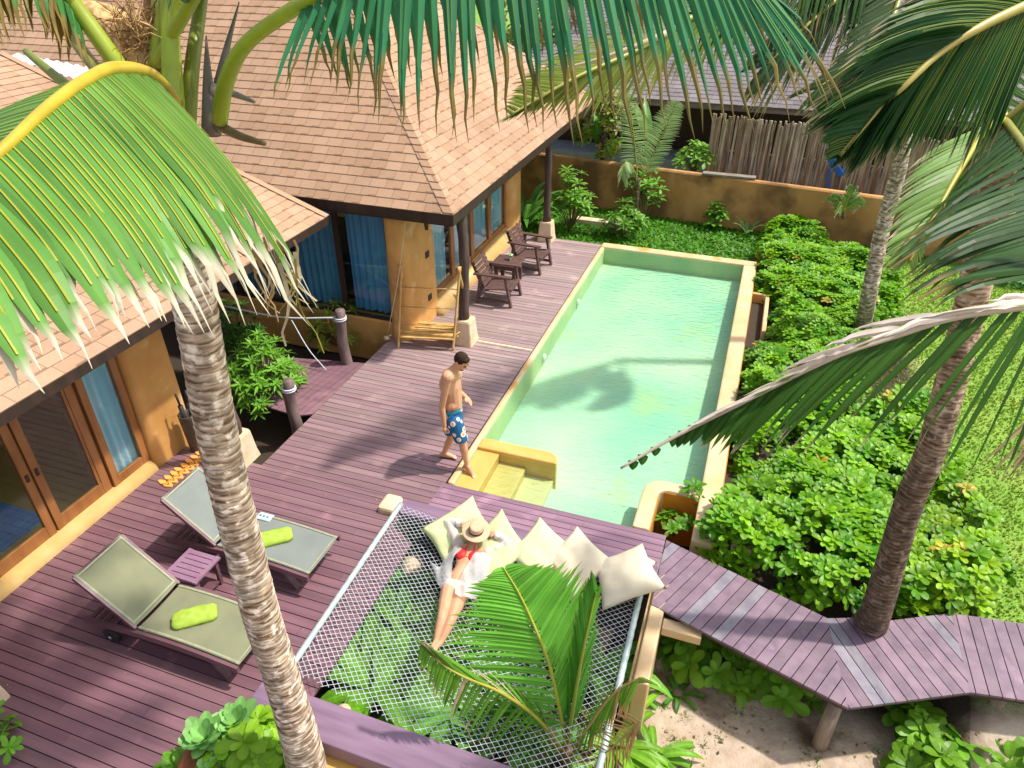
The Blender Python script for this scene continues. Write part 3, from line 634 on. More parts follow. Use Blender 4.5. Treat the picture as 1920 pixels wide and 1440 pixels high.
l2=lounger('grey mesh sun lounger half hidden behind the palm trunk',m_sling2); l2.location=(-1.66,-1.97,0)
def towel(c,rz,label):
    m_=MB(); rows=[]; rot=Matrix.Rotation(rz,3,'Z'); c=V(c); N_=18
    for i in range(N_+1):
        x=lerp(-.22,.22,i/N_); e=1-abs(2*i/N_-1)**8*.35; row=[]
        for k in range(14):
            a=2*math.pi*k/14; y=.115*abs(math.cos(a))**.6*(1 if math.cos(a)>0 else -1); z=.045*abs(math.sin(a))**.7*(1 if math.sin(a)>0 else -1)
            nn=.007*noise.noise(V((x*14,k*1.3,c.y))); row.append(c+rot@V((x,(y+nn)*e,z*e+.038+nn+.006*math.sin(k*2+x*9))))
        rows.append(row)
    m_.quadgrid(rows,None,True); m_.face(rows[0]); m_.face(rows[-1][::-1]); o=build('rolled_towel',m_,m_towel,None,True); tag(o,label,'towel','lime towels on the loungers')
    fold=MB(); 
    return o
towel((-1.42,-3.21,.345),R(40),'lime green towel on the olive lounger nearest the camera')
towel((-1.33,-1.98,.345),R(40),'lime green towel beside the grey tray on the far lounger')
m_=MB(); ctr=V((-1.65,-1.70,0.37)); m_.box(ctr.x-.10,ctr.x+.10,ctr.y-.06,ctr.y+.06,.352,.372)
tr_=thing('tray','small grey tray with dark spots beside the towel on the far lounger','tray',(ctr.x,ctr.y,.352)); build('plate',m_,M('grey_tray',(.45,.55,.62),None,4,.4),tr_,bevel=.008)
m_=MB()
for i in range(3): m_.tube([(ctr.x-.06+i*.05,ctr.y,.3725),(ctr.x-.06+i*.05,ctr.y,.376)],.012,8)
build('spots',m_,m_black,tr_)
st=thing('side_table','small purple slatted side table between the two loungers','side table',(-1.92,-2.65,0))
m_=MB(); X0,X1,Y0,Y1=-2.13,-1.70,-2.86,-2.45
m_.box(X0,X0+.05,Y0,Y1,.375,.40); m_.box(X1-.05,X1,Y0,Y1,.375,.40)
for i in range(6): y=Y0+i*(Y1-Y0)/6; m_.box(X0+.05,X1-.05,y+.004,y+(Y1-Y0)/6-.006,.376,.399)
build('tabletop',m_,M('purple_table_wood',(.30,.17,.25),(.23,.12,.18),8,.4,stretch=(.3,1,1)),st)
for x in (X0+.05,X1-.05):
    for y in (Y0+.05,Y1-.05): m_=MB(); m_.box(x-.02,x+.02,y-.02,y+.02,0,.374); build('leg',m_,m_loungewood,st)
m_=MB(); m_.box(X0+.03,X1-.03,Y0+.08,Y1-.08,.06,.08); build('shelf',m_,m_loungewood,st)
def flip(c,rz,label,group):
    t=thing('flip_flop',label,'sandal',c,group); c=V(c); rot=Matrix.Rotation(rz,3,'Z')
    m_=MB(); n=20; top=[];bot=[]
    for k in range(n):
        a=2*math.pi*k/n; x=.135*math.cos(a); y=(.048 if x>0 else .038)*math.sin(a)*(1-.12*math.cos(2*a)); p=c+rot@V((x,y,0)); bot.append(p); top.append(p+V((0,0,.018)))
    m_.quadgrid([bot,top],None,True); m_.face(top); build('sole',m_,m_flip,t)
    m_=MB(); 
    for sy in (-1,1): m_.tube([c+rot@V((.075,0,.018)),c+rot@V((.03,sy*.03,.045)),c+rot@V((-.03,sy*.038,.018))],.005,6)
    build('strap',m_,M('brown_strap',(.45,.16,.04)),t,True)
    return t
f0=flip((-3.62,-1.30,.002),R(-8),'orange flip-flop','orange flip-flops lined up by the pier')
f0['label']='one of the orange flip-flops lined up beneath the ochre pier'
for i in range(1,8):
    c=copy_tree(f0); c.location=(-3.62+random.uniform(-.02,.02)+i*.008,-1.30+i*.098,.002); c.rotation_euler=(0,0,random.uniform(-.12,.12))
x=copy_tree(f0); x.location=(-1.70,-2.74,.002); x.rotation_euler=(0,0,.5); x['label']='single orange clog half under the purple side table'; del x['group']
vs=thing('umbrella_vase','ribbed dark clay umbrella jar standing by the ochre pier','jar',(-3.74,-.52,0))
m_=MB(); pr=[(.09,0)]
for i in range(48): z=.02+i*.0125; pr.append((.085+.035*z/.6+(.006 if i%3==0 else 0),z))
pr+=[(.125,.63),(.11,.63),(.09,.4)]
m_.lathe((-3.74,-.52,0),pr,24); build('jar',m_,m_vase,vs,True)
for i,(dx,dy) in enumerate(((.0,-.04),(.04,.03))):
    u=thing('umbrella','closed black umbrella in the ribbed jar, '+('left one' if i==0 else 'right one'),'umbrella',(-3.74+dx,-.52+dy,.3))
    m_=MB(); m_.tube([(-3.74+dx,-.52+dy,.3),(-3.75+dx*1.4,-.52+dy*1.5,.80)],[.02,.035],8); build('canopy',m_,m_black,u,True)
    m_=MB(); m_.tube([(-3.75+dx*1.4,-.52+dy*1.5,.80),(-3.76+dx*1.6,-.52+dy*1.7,1.0)],[.014,.018],8); build('handle',m_,m_black,u,True)

# rope fence posts by the footbridge
for (x,y,h,lb) in ((-2.98,2.40,1.0,'grey log bollard with white rope rings at the far side of the footbridge'),(-2.93,.72,.62,'grey log bollard beside the dark green shrub')):
    t=thing('log_bollard',lb,'bollard',(x,y,-.5),'log bollards of the footbridge')
    m_=MB(); m_.tube([(x+.02*math.sin(i),y,lerp(-.5,h,i/8)) for i in range(9)],[.105-.003*i for i in range(9)],12); build('log',m_,m_log,t,True)
    m_=MB()
    for z in (h-.17,h-.135): 
        m_.tube([(x+.10*math.cos(a*.42),y+.10*math.sin(a*.42),z) for a in range(16)],.014,6)
    build('rope_ring',m_,m_rope,t,True)
m_=MB(); m_.tube(cr([(-3.05,2.4,.84),(-4.1,2.3,.72),(-5.2,2.2,.80)],14),.016,6); m_.tube(cr([(-3.9,2.3,.70),(-3.5,2.1,.3),(-3.15,2.02,0)],8),.009,6)
tag(build('rope_rail',m_,m_rope,None,True),'white rope strung from the log bollard across the footbridge','rope')

# ---------------- garden wall and neighbour ----------------
gw=thing('garden_wall','long weathered ochre garden wall at the back of the garden','wall',(3,12,-.4))
def wy(x): return 12.22-.1*x*1.0
m_=MB(); rows=[]
xsn=[-9+.5*i for i in range(46)]
def ring(x,k):
    y=wy(x); zt=1.10+.02*noise.noise(V((x*2,0,3)))-.004*x; return [(x,y,-.6),(x,y+.004*noise.noise(V((x*3,1,0))),zt-.04),(x,y+.03,zt),(x,y+.13,zt+.005),(x,y+.16,zt-.04),(x,y+.16,-.6)]
m_.quadgrid([ring(x,0) for x in xsn]); build('masonry',m_,m_adobe_d,gw)
m_=MB()
for x in (-.6,.0,4.0): pass
m_.box(1.9,3.2,wy(2.5)-.02,wy(2.5)+.2,1.105,1.15); build('coping_patch',m_,M('grey_cement',(.26,.23,.19),(.17,.15,.12),6,.9),gw)
# steps of beige slabs in the far garden
m_=MB(); m_.box(-1.3,.2,10.9,11.15,-.3,-.05); tag(build('stone_edging',m_,m_white,None,bevel=.02),'low pale stone edging in the planting bed under the back wall','edging')
nh=thing('neighbour_house','low house behind the wall with grey shingle roof and dark veranda','house',(2,16,0))
m_=MB(); yA=13.9; a0=V((-1.78,14.20,2.43)); zE=2.42; s3=math.sqrt(1+.5*.5)
slope(m_,(-4,14.2,zE),(1,-.02,0),(0,1/s3,.5/s3),lambda a:0,lambda a:16,5.5,(0,-.5/s3,1/s3)); build('roof',m_,m_greyroof,nh)
m_=MB(); m_.box(-4,12,14.19,14.24,zE-.17,zE-.01); build('fascia',m_,M('grey_weathered_board',(.28,.22,.18),(.16,.12,.10),9,.8,stretch=(.2,1,1)),nh)
m_=MB(); m_.box(-4,12,16.2,16.3,-.3,2.6); build('wall',m_,m_dark,nh)
m_=MB(); m_.box(-4,12,15.0,16.2,-.2,.6); build('base_wall',m_,M('blue_grey_plinth',(.30,.35,.42),None,4,.7),nh)
bf=thing('cane_screen','tall screen of weathered upright canes above the back wall','fence',(4.5,12.9,-.2))
m_=MB(); x=1.95
while x<8.8:
    r=random.uniform(.020,.032); c=random.choice([(1.15,1.1,1.05),(.9,.8,.7),(.6,.48,.38),(1.3,1.3,1.3),(.8,.66,.5)]); c=cl(c,random.uniform(.8,1.1)); y=12.95-.1*(x-2)+random.uniform(-.02,.02)
    dx=random.uniform(-.06,.06); h=2.38+random.uniform(-.12,.05)-.02*(x-2)
    m_.tube([(x,y,-.3),(x+dx*.5,y,1.0),(x+dx,y,h)],r,5,col=c); x+=r*1.05
build('canes',m_,m_bambf,bf); bf_k=bf.children[0]; 
m_=MB(); m_.bar((1.95,13.02,1.5),(8.8,12.33,1.5),.04,.04); m_.bar((1.95,13.02,.5),(8.8,12.33,.5),.04,.04); build('rails',m_,m_log,bf)
bp_=thing('folded_parasol','blue plastic folding frame leaning above the back wall','frame',(5.0,12.5,1.0))
m_=MB(); p0=V((4.70,12.20,1.86)); p1=V((5.16,12.20,1.33)); m_.bar(p0,p1,.05,.16); build('slat',m_,m_blue,bp_,bevel=.02)
m_=MB(); m_.bar((4.86,12.25,1.48),(4.91,12.25,1.00),.05,.07); m_.bar((5.16,12.25,1.34),(5.38,12.25,1.72),.05,.06); m_.bar((5.38,12.25,1.72),(5.56,12.25,1.70),.05,.08); build('arm',m_,m_blue,bp_)

# ---------------- net terrace ----------------
NT=thing('hammock_net','wide white rope net stretched between two steel pipes beside the pool','hammock net',(1.3,-2.1,-.9))
def zt(x,y): return lerp(.20,.06,sm(-3.4,-.7,y))
PL0=V((-0.34,-0.69,0.10)); PL1=V((-0.21,-3.35,0.24)); PR0=V((2.87,-0.95,0.07)); PR1=V((2.91,-3.77,0.24))
for a,b in ((PL0,PL1),(PR0,PR1)):
    m_=MB(); pts=[a.lerp(b,i/40) for i in range(41)]; m_.tube(pts,[.032+(.004 if i%2 else 0) for i in range(41)],10); build('pipe',m_,m_metal,NT,True)
def netp(u,v):
    a=PL0.lerp(PL1,v); b=PR0.lerp(PR1,v); p=a.lerp(b,u)
    sag=.20*math.sin(math.pi*u)*math.sin(math.pi*min(1,max(0,v*.9+.1)))
    return p-V((0,0,sag+.01))
m_=MB(); nu=58; nv=50; pitch=.060
Wd=(PR0-PL0).length; Hd=(PL1-PL0).length
nbY=V((-0.05,-3.47,0.22)).y-.05
def strand(u0,v0,du,dv):
    pts=[];u,v=u0,v0
    while -1e-6<=u<=1+1e-6 and -1e-6<=v<=1+1e-6 and len(pts)<400:
        j=.004; p=netp(u,v)
        if p.y<nbY: break
        pts.append(p+V((random.uniform(-j,j)*.6,random.uniform(-j,j)*.6,0))); u+=du;v+=dv
    return pts
step=pitch; du=step/Wd; dvv=step*.8/Hd
for sgn in (1,-1):
    st_=[]; k=0
    nU=int(1/(2*du*1)); 
    i=0
    while i*du*1.42<=1: st_.append((i*du*1.42 if sgn>0 else 1-i*du*1.42,0)); i+=1
    i=1
    while i*dvv*1.42<=1: st_.append((0 if sgn>0 else 1,i*dvv*1.42)); i+=1
    for (u0,v0) in st_:
        pts=strand(u0,v0,sgn*du,dvv)
        if len(pts)>2: m_.tube(pts,.0029,4,cap=False)
build('net',m_,m_rope,NT)
def plank(name,poly,z0,z1,mat,label,cat):
    m_=MB(); m_.prism(poly,z0,z1); o=build(name,m_,mat,None,bevel=.012); return tag(o,label,cat)
nb=[(-0.40,-3.67,0.22),(-0.05,-3.47,0.22),(2.45,-3.46,0.22),(3.30,-3.49,0.22),(3.28,-3.82,0.22),(-0.24,-3.78,0.22)]
bt=thing('terrace_beam','thick purple timber beam along the near edge of the net','beam',(1.2,-3.6,0))
m_=MB(); P4=[(nb[0][0],nb[1][1]-.03),(3.3,nb[1][1]-.05),(3.3,nb[1][1]-.42),(nb[0][0],nb[1][1]-.40)]; m_.prism(P4[::-1],.02,.22); build('timber',m_,m_beam,bt,bevel=.015)
m_=MB()
for x in (.1,.95,1.75): m_.box(x,x+.05,nb[1][1]-.2,nb[1][1]-.198,.2202,.2212); m_.box(x,x+.002,nb[1][1]-.2,nb[1][1]-.16,.2202,.2212); m_.box(x+.05,x+.052,nb[1][1]-.2,nb[1][1]-.16,.2202,.2212); m_.box(x,x+.05,nb[1][1]-.16,nb[1][1]-.158,.2202,.2212)
build('plugs',m_,m_dark,bt)
m_=MB(); m_.box(-.35,3.2,nb[1][1]-.55,nb[1][1]-.12,-.95,-.02); tag(build('terrace_wall',m_,m_yel,None),'yellow plaster wall under the near purple beam','wall')
plank('far_beam',[(-.42,-.78),(3.0,-.80),(3.0,-.545),(-.42,-.515)],-.10,.035,m_beam,'darker purple beam at the pool end of the net behind the cushions','beam')
m_=MB(); m_.box(-.64,-.36,-.86,-.52,-1.0,.10,taper=.02); tag(build('corner_pillar',m_,m_white,None,bevel=.04),'small whitewashed corner pillar where the left pipe meets the far beam','pillar')
m_=MB(); m_.box(3.0,3.16,-2.15,-.62,-1.0,-.03); m_.box(2.955,3.0,-2.15,-.86,-1.0,-.09); tag(build('side_wall',m_,m_rim,None,bevel=.02),'cream topped orange side wall right of the net by the walkway','wall')
m_=MB(); m_.box(3.17,3.6,-1.35,-1.2,-.22,-.10); tag(build('timber_block',m_,m_rim,None,bevel=.01),'short orange timber end poking out under the walkway start','timber')
for i,(x,y,r) in enumerate(((.12,-3.15,.13),(-.12,-.95,.16))):
    m_=MB(); m_.ell((x,y,-.75),(r,r*1.3,.2)); tag(build('stone',m_,m_white,None,True),['beige stone under the near left of the net','beige stone at the foot of the corner pillar',''][i],'stone')

# ---------------- cushions ----------------
def cushion(c,puff,label,colr):
    c=[V(p) for p in c]; n=16; n0=((c[1]-c[0]).cross(c[3]-c[0])).normalized()
    if n0.z<0: n0=-n0
    m_=MB()
    for side in (1,-1):
        rows=[]
        for i in range(n+1):
            row=[]
            for j in range(n+1):
                u=i/n;v=j/n; p=c[0].lerp(c[1],u).lerp(c[3].lerp(c[2],u),v); ctr=(c[0]+c[1]+c[2]+c[3])/4
                e=min(u,1-u,v,1-v); U_=2*u-1;V_=2*v-1
                pin=.085*((1-V_*V_)*abs(U_)**3+(1-U_*U_)*abs(V_)**3); p=p.lerp(ctr,pin)
                h=puff*((1-U_**2)*(1-V_**2))**.42
                h+=.017*noise.noise(V((u*5+ctr.x*3,v*5,side)))+.008*noise.noise(V((u*13+ctr.x*3,v*4,side)))*(1 if e>0 else 0)+.006*math.sin(9*u+7*v+ctr.x*9)*(1-abs(U_))
                row.append(p+n0*h*side*(1 if e>0 else 0))
            rows.append(row)
        m_.quadgrid(rows,None,False,colr)
    return tag(build('cushion',m_,m_cush,None,True),label,'cushion','pale cushions in a row on the net')
g1=(.66,.70,.38); g2=(.72,.71,.45); g3=(.78,.69,.52)
cushion([(0.62,-0.56,0.42),(1.02,-0.82,0.14),(0.56,-1.38,0.02),(0.16,-1.14,0.24)],.075,'greenish cushion at the left end of the row under the woman\'s arm',g1)
cushion([(1.04,-0.64,0.40),(1.52,-1.03,0.24),(1.23,-1.64,0.04),(0.76,-1.03,0.16)],.075,'greenish cushion second from the left, right of the straw hat',g1)
cushion([(1.52,-0.62,0.40),(2.04,-0.87,0.28),(1.80,-1.42,0.08),(1.28,-1.14,0.18)],.08,'pale cushion third from the left behind the palm frond tip',g2)
cushion([(2.00,-0.67,0.44),(2.55,-0.96,0.30),(2.16,-1.48,0.08),(1.71,-1.06,0.20)],.085,'cream cushion fourth from the left with a yellow lit edge',g3)
cushion([(2.76,-0.70,0.34),(2.98,-0.75,0.26),(2.76,-1.18,0.10),(2.39,-0.95,0.20)],.05,'ivory cushion mostly hidden behind the rightmost one',g3)
cushion([(2.78,-0.69,0.44),(3.15,-1.18,0.34),(2.53,-1.54,0.14),(2.28,-0.98,0.26)],.085,'ivory cushion at the right end of the row by the walkway',cl(g3,1.03))

# ---------------- people ----------------
def remesh(o,vox,smooth=6):
    m=o.modifiers.new('r','REMESH'); m.mode='VOXEL'; m.voxel_size=vox; m.use_smooth_shade=True
    s_=o.modifiers.new('s','SMOOTH'); s_.factor=.5; s_.iterations=smooth
    dg=bpy.context.evaluated_depsgraph_get(); me=bpy.data.meshes.new_from_object(o.evaluated_get(dg)); o.modifiers.clear(); o.data=me
    me.polygons.foreach_set('use_smooth',[True]*len(me.polygons)); return o
def limb(m_,pts,rad,n=10,k=5):
    P=[V(p) for p in pts]; pp=[];rr=[]
    for i in range(len(P)-1):
        for j in range(k): t=j/k; pp.append(P[i].lerp(P[i+1],t)); rr.append(lerp(rad[i],rad[i+1],t))
    pp.append(P[-1]); rr.append(rad[-1]); m_.tube(pp,rr,n); m_.ell(P[0],(rad[0],)*3,10,6); m_.ell(P[-1],(rad[-1],)*3,10,6)
def hand(m_,w,d,side,up,curl=.5,L_=.17):
    w=V(w);d=V(d).normalized();up=V(up).normalized();s_=d.cross(up).normalized()*side
    pc=w+d*.045; m_.ell(pc,(.04,.022,.045),10,6,rot=Matrix((s_,up,d)).transposed())
    for i in range(4):
        b=w+d*.078+s_*(.027-.018*i); l=(.062,.072,.066,.052)[i]; a=curl*(.7+.15*i)
        d1=(d*math.cos(a)-up*math.sin(a)); d2=(d*math.cos(a*2)-up*math.sin(a*2)); d3=(d*math.cos(a*2.6)-up*math.sin(a*2.6))
        m_.tube([b-d*.02,b,b+d1*l*.45,b+d1*l*.45+d2*l*.32,b+d1*l*.45+d2*l*.32+d3*l*.23],[.009,.009,.0085,.0075,.006],8)
    t0=w+d*.02+s_*.03; t1=t0+(d*.7+s_*.7)*.032; m_.tube([t0,t1,t1+(d-up*.3)*.03],[.012,.010,.007],8)
man=thing('person','bare-chested man in blue floral swim shorts stepping onto the pool step','person',(-.05,.45,0))
YN=.32; YFp=.56
j=dict(head=V((0.11,0.42,1.73)),nape=V((-0.08,0.44,1.54)),chest=V((-0.07,0.44,1.31)),belly=V((-0.05,0.44,1.04)),pelvis=V((-0.06,0.44,0.79)),
 shN=V((-0.02,0.25,1.56)),elN=V((-0.11,0.22,1.09)),wrN=V((-0.09,0.22,0.79)),shF=V((-0.06,0.62,1.36)),elF=V((-0.08,0.70,1.04)),wrF=V((0.06,0.62,1.04)),
 hipN=V((-0.01,0.36,0.79)),knN=V((0.11,0.34,0.47)),anN=V((0.15,0.36,0.02)),hipF=V((-0.11,0.52,0.67)),knF=V((-0.16,0.55,0.33)),anF=V((-0.26,0.52,-0.04)))
j['anF']=V((j['anF'].x,.50,.085)); j['anN']=V((j['anN'].x,.36,.075))
b=MB()
limb(b,[j['pelvis']+V((0,0,-.02)),j['belly'],j['chest'],j['nape']+V((.0,0,-.10))],[.125,.125,.145,.11],14)
b.ell(j['pelvis'],(.12,.17,.12)); b.ell(j['belly'],(.115,.155,.13)); b.ell(j['chest']+V((-.01,0,.03)),(.13,.20,.18))
limb(b,[j['shN'],(j['shN']+j['shF'])/2+V((0,0,.03)),j['shF']],[.078,.105,.078])
limb(b,[j['nape']+V((-.01,0,-.08)),j['head']+V((-.03,0,-.06))],[.068,.058])
for S_ in ('N','F'):
    sh,el,wr=j['sh'+S_],j['el'+S_],j['wr'+S_]; limb(b,[sh,sh.lerp(el,.4),el,el.lerp(wr,.3),wr],[.064,.054,.043,.043,.029])
    hp_,kn,an=j['hip'+S_],j['kn'+S_],j['an'+S_]; limb(b,[hp_,hp_.lerp(kn,.5),kn,kn.lerp(an,.3),an.lerp(kn,.1),an],[.095,.082,.057,.058,.036,.036])
hand(b,j['wrN'],(j['wrN']-j['elN'])*1+V((0,0,-.05)),-1,(1,0,0),1.0); hand(b,j['wrF'],V((0.12,0.60,1.00))-j['wrF'],1,(0,0,1),.5)
def foot(b,an,d,toez,sole):
    d=V(d).normalized(); h=an-d*.045+V((0,0,-.045)); ball=an+d*.12; ball.z=sole+.028; h.z=max(h.z,sole+.03); toe=an+d*.175; toe.z=sole+.016+toez
    limb(b,[an,an+d*.05+V((0,0,-.03)),ball,toe],[.037,.036,.032,.017],10); limb(b,[h,ball],[.031,.03],10)
    s_=d.cross(V((0,0,1)))
    for i in range(5): q=ball+s_*(.032-.016*i)+d*.02; b.tube([q,q+d*(.052-.006*i)+V((0,0,toez-.008))],[.012,.008],6)
foot(b,j['anF'],(1,.12,0),0,0.005); foot(b,j['anN'],(.88,-.45,0),-.01,-.055)
H=j['head']; fd=V((.80,-.25,-.55)).normalized(); upv=V((.55,-.15,.82)); sd=fd.cross(upv).normalized(); upv=sd.cross(fd).normalized()
rotH=Matrix((sd,fd,upv)).transposed()
b.ell(H,(.078,.098,.112),16,12,rot=rotH); b.ell(H+fd*.045-upv*.06,(.052,.055,.055),12,8,rot=rotH)
b.tube([H+fd*.09+upv*.015,H+fd*.12-upv*.03],[.01,.016],8)
for s_ in (-1,1): b.ell(H+sd*.078*s_-fd*.01-upv*.01,(.012,.022,.032),8,6,rot=rotH)
b.ell(H+fd*.092-upv*.065,(.025,.01,.008),8,5,rot=rotH)
mb_=build('body',b,m_skin_m,man); remesh(mb_,.0075,5)
b=MB(); b.ell(H-fd*.016+upv*.022,(.085,.100,.106),18,14,rot=rotH); b.ell(H+fd*.04+upv*.075,(.062,.05,.04),12,8,rot=rotH)
hr=build('hair',b,m_hair,man,True)
b=MB(); b.ell(H+fd*.062-upv*.095,(.042,.036,.026),10,6,rot=rotH)
for s_ in (-1,1): b.ell(H+fd*.094+sd*.03*s_+upv*.012,(.016,.008,.006),8,5,rot=rotH); b.ell(H+fd*.088+sd*.032*s_-upv*.008,(.010,.008,.006),8,5,rot=rotH)
build('beard_and_brows',b,m_hair,man,True)
b=MB()
wst=j['belly'].lerp(j['pelvis'],.40)
limb(b,[wst,j['pelvis']+V((0,0,-.03))],[.128,.14],16); b.ell(wst.lerp(j['pelvis'],.6),(.128,.178,.12)); 
limb(b,[j['hipN'],j['hipN'].lerp(j['knN'],.84)],[.118,.098],14); limb(b,[j['hipF'],j['hipF'].lerp(j['knF'],.80)],[.118,.098],14)
# flat cut at waist and hems
o=build('swim_shorts',b,m_shorts,man); remesh(o,.009,3)
bm=bmesh.new(); bm.from_mesh(o.data); o0=world_loc(man)
def cutp(p,n): bmesh.ops.bisect_plane(bm,geom=bm.verts[:]+bm.edges[:]+bm.faces[:],plane_co=V(p)-o0,plane_no=n,clear_outer=True)
cutp(wst+V((0,0,.035)),(0.1,0,1)); 
kn_=j['hipN'].lerp(j['knN'],.88)
bmesh.ops.bisect_plane(bm,geom=bm.verts[:]+bm.edges[:]+bm.faces[:],plane_co=kn_-o0,plane_no=(.25,0,-1),clear_outer=True)
bm.to_mesh(o.data); bm.free()
b=MB(); b.quadgrid([[wst+V((.124*math.cos(a*.314),.172*math.sin(a*.314),z+.012*math.cos(a*.314))) for a in range(20)] for z in (.0,.045)],None,True)
build('waistband',b,M('turquoise_waistband',(.0,.28,.45),None,5,.6),man,True)

wo=thing('person','woman in red bikini top and sheer white shirt lying on the net','person',(.9,-1.7,.0))
z0=.10
q=dict(head=V((0.86,-1.06,0.30)),neck=V((0.86,-1.18,0.20)),chest=V((0.87,-1.37,0.16)),waist=V((0.84,-1.59,0.10)),pelvis=V((0.86,-1.71,0.08)),
 shR=V((0.71,-1.22,0.18)),elR=V((0.46,-0.98,0.30)),wrR=V((0.64,-0.97,0.33)),shL=V((1.05,-1.20,0.18)),elL=V((1.27,-1.05,0.28)),wrL=V((1.10,-1.01,0.33)),
 hpR=V((0.81,-1.77,0.07)),knR=V((0.91,-2.18,0.12)),anR=V((0.94,-2.42,0.02)),hpL=V((0.95,-1.75,0.07)),knL=V((1.01,-2.18,0.11)),anL=V((0.99,-2.42,0.02)))
b=MB()
b.ell(q['pelvis'],(.15,.11,.085),14,10); b.ell(q['waist'],(.115,.12,.075),14,10); b.ell(q['chest'],(.135,.15,.085),14,10)
limb(b,[q['pelvis'],q['waist'],q['chest'],q['neck']],[.10,.088,.095,.07],14)
limb(b,[q['shR'],(q['shR']+q['shL'])/2,q['shL']],[.05,.065,.05]); limb(b,[q['neck'],q['head']],[.045,.045])
ax=(q['shL']-q['shR']).normalized()
for s_ in (-1,1): b.ell(q['chest']+ax*.065*s_+V((0,.02,.055)),(.055,.055,.045),12,8)
for S_,sg in (('R',1),('L',-1)):
    limb(b,[q['sh'+S_],q['el'+S_],q['wr'+S_]],[.043,.034,.024]); hand(b,q['wr'+S_],q['head']-q['wr'+S_]+V((0,.05,.0)),sg,(0,0,1),.4)
    a,k_,n_=q['hp'+S_],q['kn'+S_],q['an'+S_]; limb(b,[a,a.lerp(k_,.4),k_,k_.lerp(n_,.3),n_],[.098,.086,.057,.055,.033])
    fdv=(n_-k_).normalized()*.6+V((0,-.1,.55)); t_=n_+fdv.normalized()*.15; limb(b,[n_,n_+fdv.normalized()*.08,t_],[.032,.032,.02])
    for i in range(5): b.tube([t_+ax*(.03-.015*i)-fdv.normalized()*.02,t_+ax*(.03-.015*i)+fdv.normalized()*.03],[.011,.008],6)
hu=(q['head']-q['neck']).normalized(); b.ell(q['head'],(.075,.10,.085),14,10); b.tube([q['head']+V((0,0,.08)),q['head']+V((0,-.02,.105))],[.012,.015],8); b.ell(q['head']+V((0,-.06,.03)),(.05,.05,.05),10,8)
o=build('body',b,m_skin_w,wo); remesh(o,.0075,5)
b=MB(); b.ell(q['head']+V((0,.03,-.02)),(.088,.10,.085),14,10); build('hair',b,m_hair,wo,True)
b=MB()
for s_ in (-1,1): b.ell(q['chest']+ax*.070*s_+V((0,.02,.065)),(.070,.080,.052),14,8)
b.tube([q['chest']+ax*-.12+V((0,-.02,.05)),q['chest']+V((0,-.02,.088)),q['chest']+ax*.12+V((0,-.02,.05))],.008,6)
for s_ in (-1,1): b.tube([q['chest']+ax*.06*s_+V((0,.07,.09)),q['neck']+ax*.035*s_+V((0,.02,.055))],.006,6)
build('bikini_top',b,m_red,wo,True)
b=MB(); b.ell(q['pelvis']+V((0.005,-.01,.012)),(.155,.085,.092),14,10); build('bikini_bottom',b,m_bikini,wo,True)
# straw hat lies over the face
hc=V((0.89,-1.12,0.43)); hn=(V((3.31,-6.75,6.4))-hc).normalized()*.6+V((0,.10,.75)); hn.normalize(); hx=hn.orthogonal().normalized(); hy=hn.cross(hx)
hat=thing('straw_hat','straw hat with dark band resting over the woman\'s face','hat',tuple(hc))
def lat(prof,n=30,wob=0): 
    return [[hc+hx*(r*math.cos(2*math.pi*k/n))+hy*(r*math.sin(2*math.pi*k/n))+hn*(z+wob*r*math.sin(2*2*math.pi*k/n)) for k in range(n)] for r,z in prof]
b=MB(); b.quadgrid(lat([(.083,.0),(.12,-.006),(.165,.004),(.168,.0),(.12,-.012),(.08,-.006)],30,.06),None,True); build('brim',b,m_straw,hat,True)
b=MB(); b.quadgrid(lat([(.086,-.002),(.082,.05),(.078,.085),(.068,.097),(.04,.094),(.0,.09)]),None,True); build('crown',b,m_straw,hat,True)
b=MB(); b.quadgrid(lat([(.0885,.0),(.0885,.004),(.087,.030),(.085,.031)]),None,True); build('band',b,m_band,hat,True)
# open shirt: two draped fronts and sleeves
def drape(grid,nsub=6,wr=.012,seed=0):
    G_=[[V(p) for p in r] for r in grid]; rows=[]
    cols=[cr(r,nsub*(len(r)-1)+1) for r in G_]; m=len(cols[0]); T=[cr([c[i] for c in cols],nsub*(len(cols)-1)+1) for i in range(m)]
    rows=[[p+V((0,0,wr*noise.noise(V((p.x*14+seed,p.y*7,1)))*1.6+wr*.8*math.sin(p.x*46+p.y*22+seed))) for p in r] for r in T]
    return rows
b=MB()
b.quadgrid(drape([[(0.97,-1.32,0.29),(1.04,-1.30,0.29),(1.14,-1.27,0.24)],[(0.95,-1.48,0.31),(1.06,-1.47,0.31),(1.16,-1.38,0.20)],[(0.93,-1.66,0.25),(1.07,-1.66,0.25),(1.19,-1.55,0.12)],[(0.91,-1.80,0.21),(1.06,-1.80,0.22),(1.20,-1.72,0.11)],[(0.95,-1.91,0.20),(1.08,-1.90,0.20),(1.16,-1.82,0.11)]]))
b.quadgrid(drape([[(0.69,-1.25,0.24),(0.75,-1.29,0.28),(0.79,-1.32,0.29)],[(0.61,-1.36,0.16),(0.70,-1.44,0.26),(0.75,-1.46,0.28)],[(0.57,-1.53,0.12),(0.69,-1.60,0.20),(0.78,-1.61,0.23)],[(0.42,-1.45,0.08),(0.67,-1.68,0.15),(0.82,-1.73,0.21)],[(0.55,-1.60,0.07),(0.68,-1.77,0.10),(0.80,-1.80,0.15)]],seed=5))
build('shirt_front',b,m_shirt,wo,True)
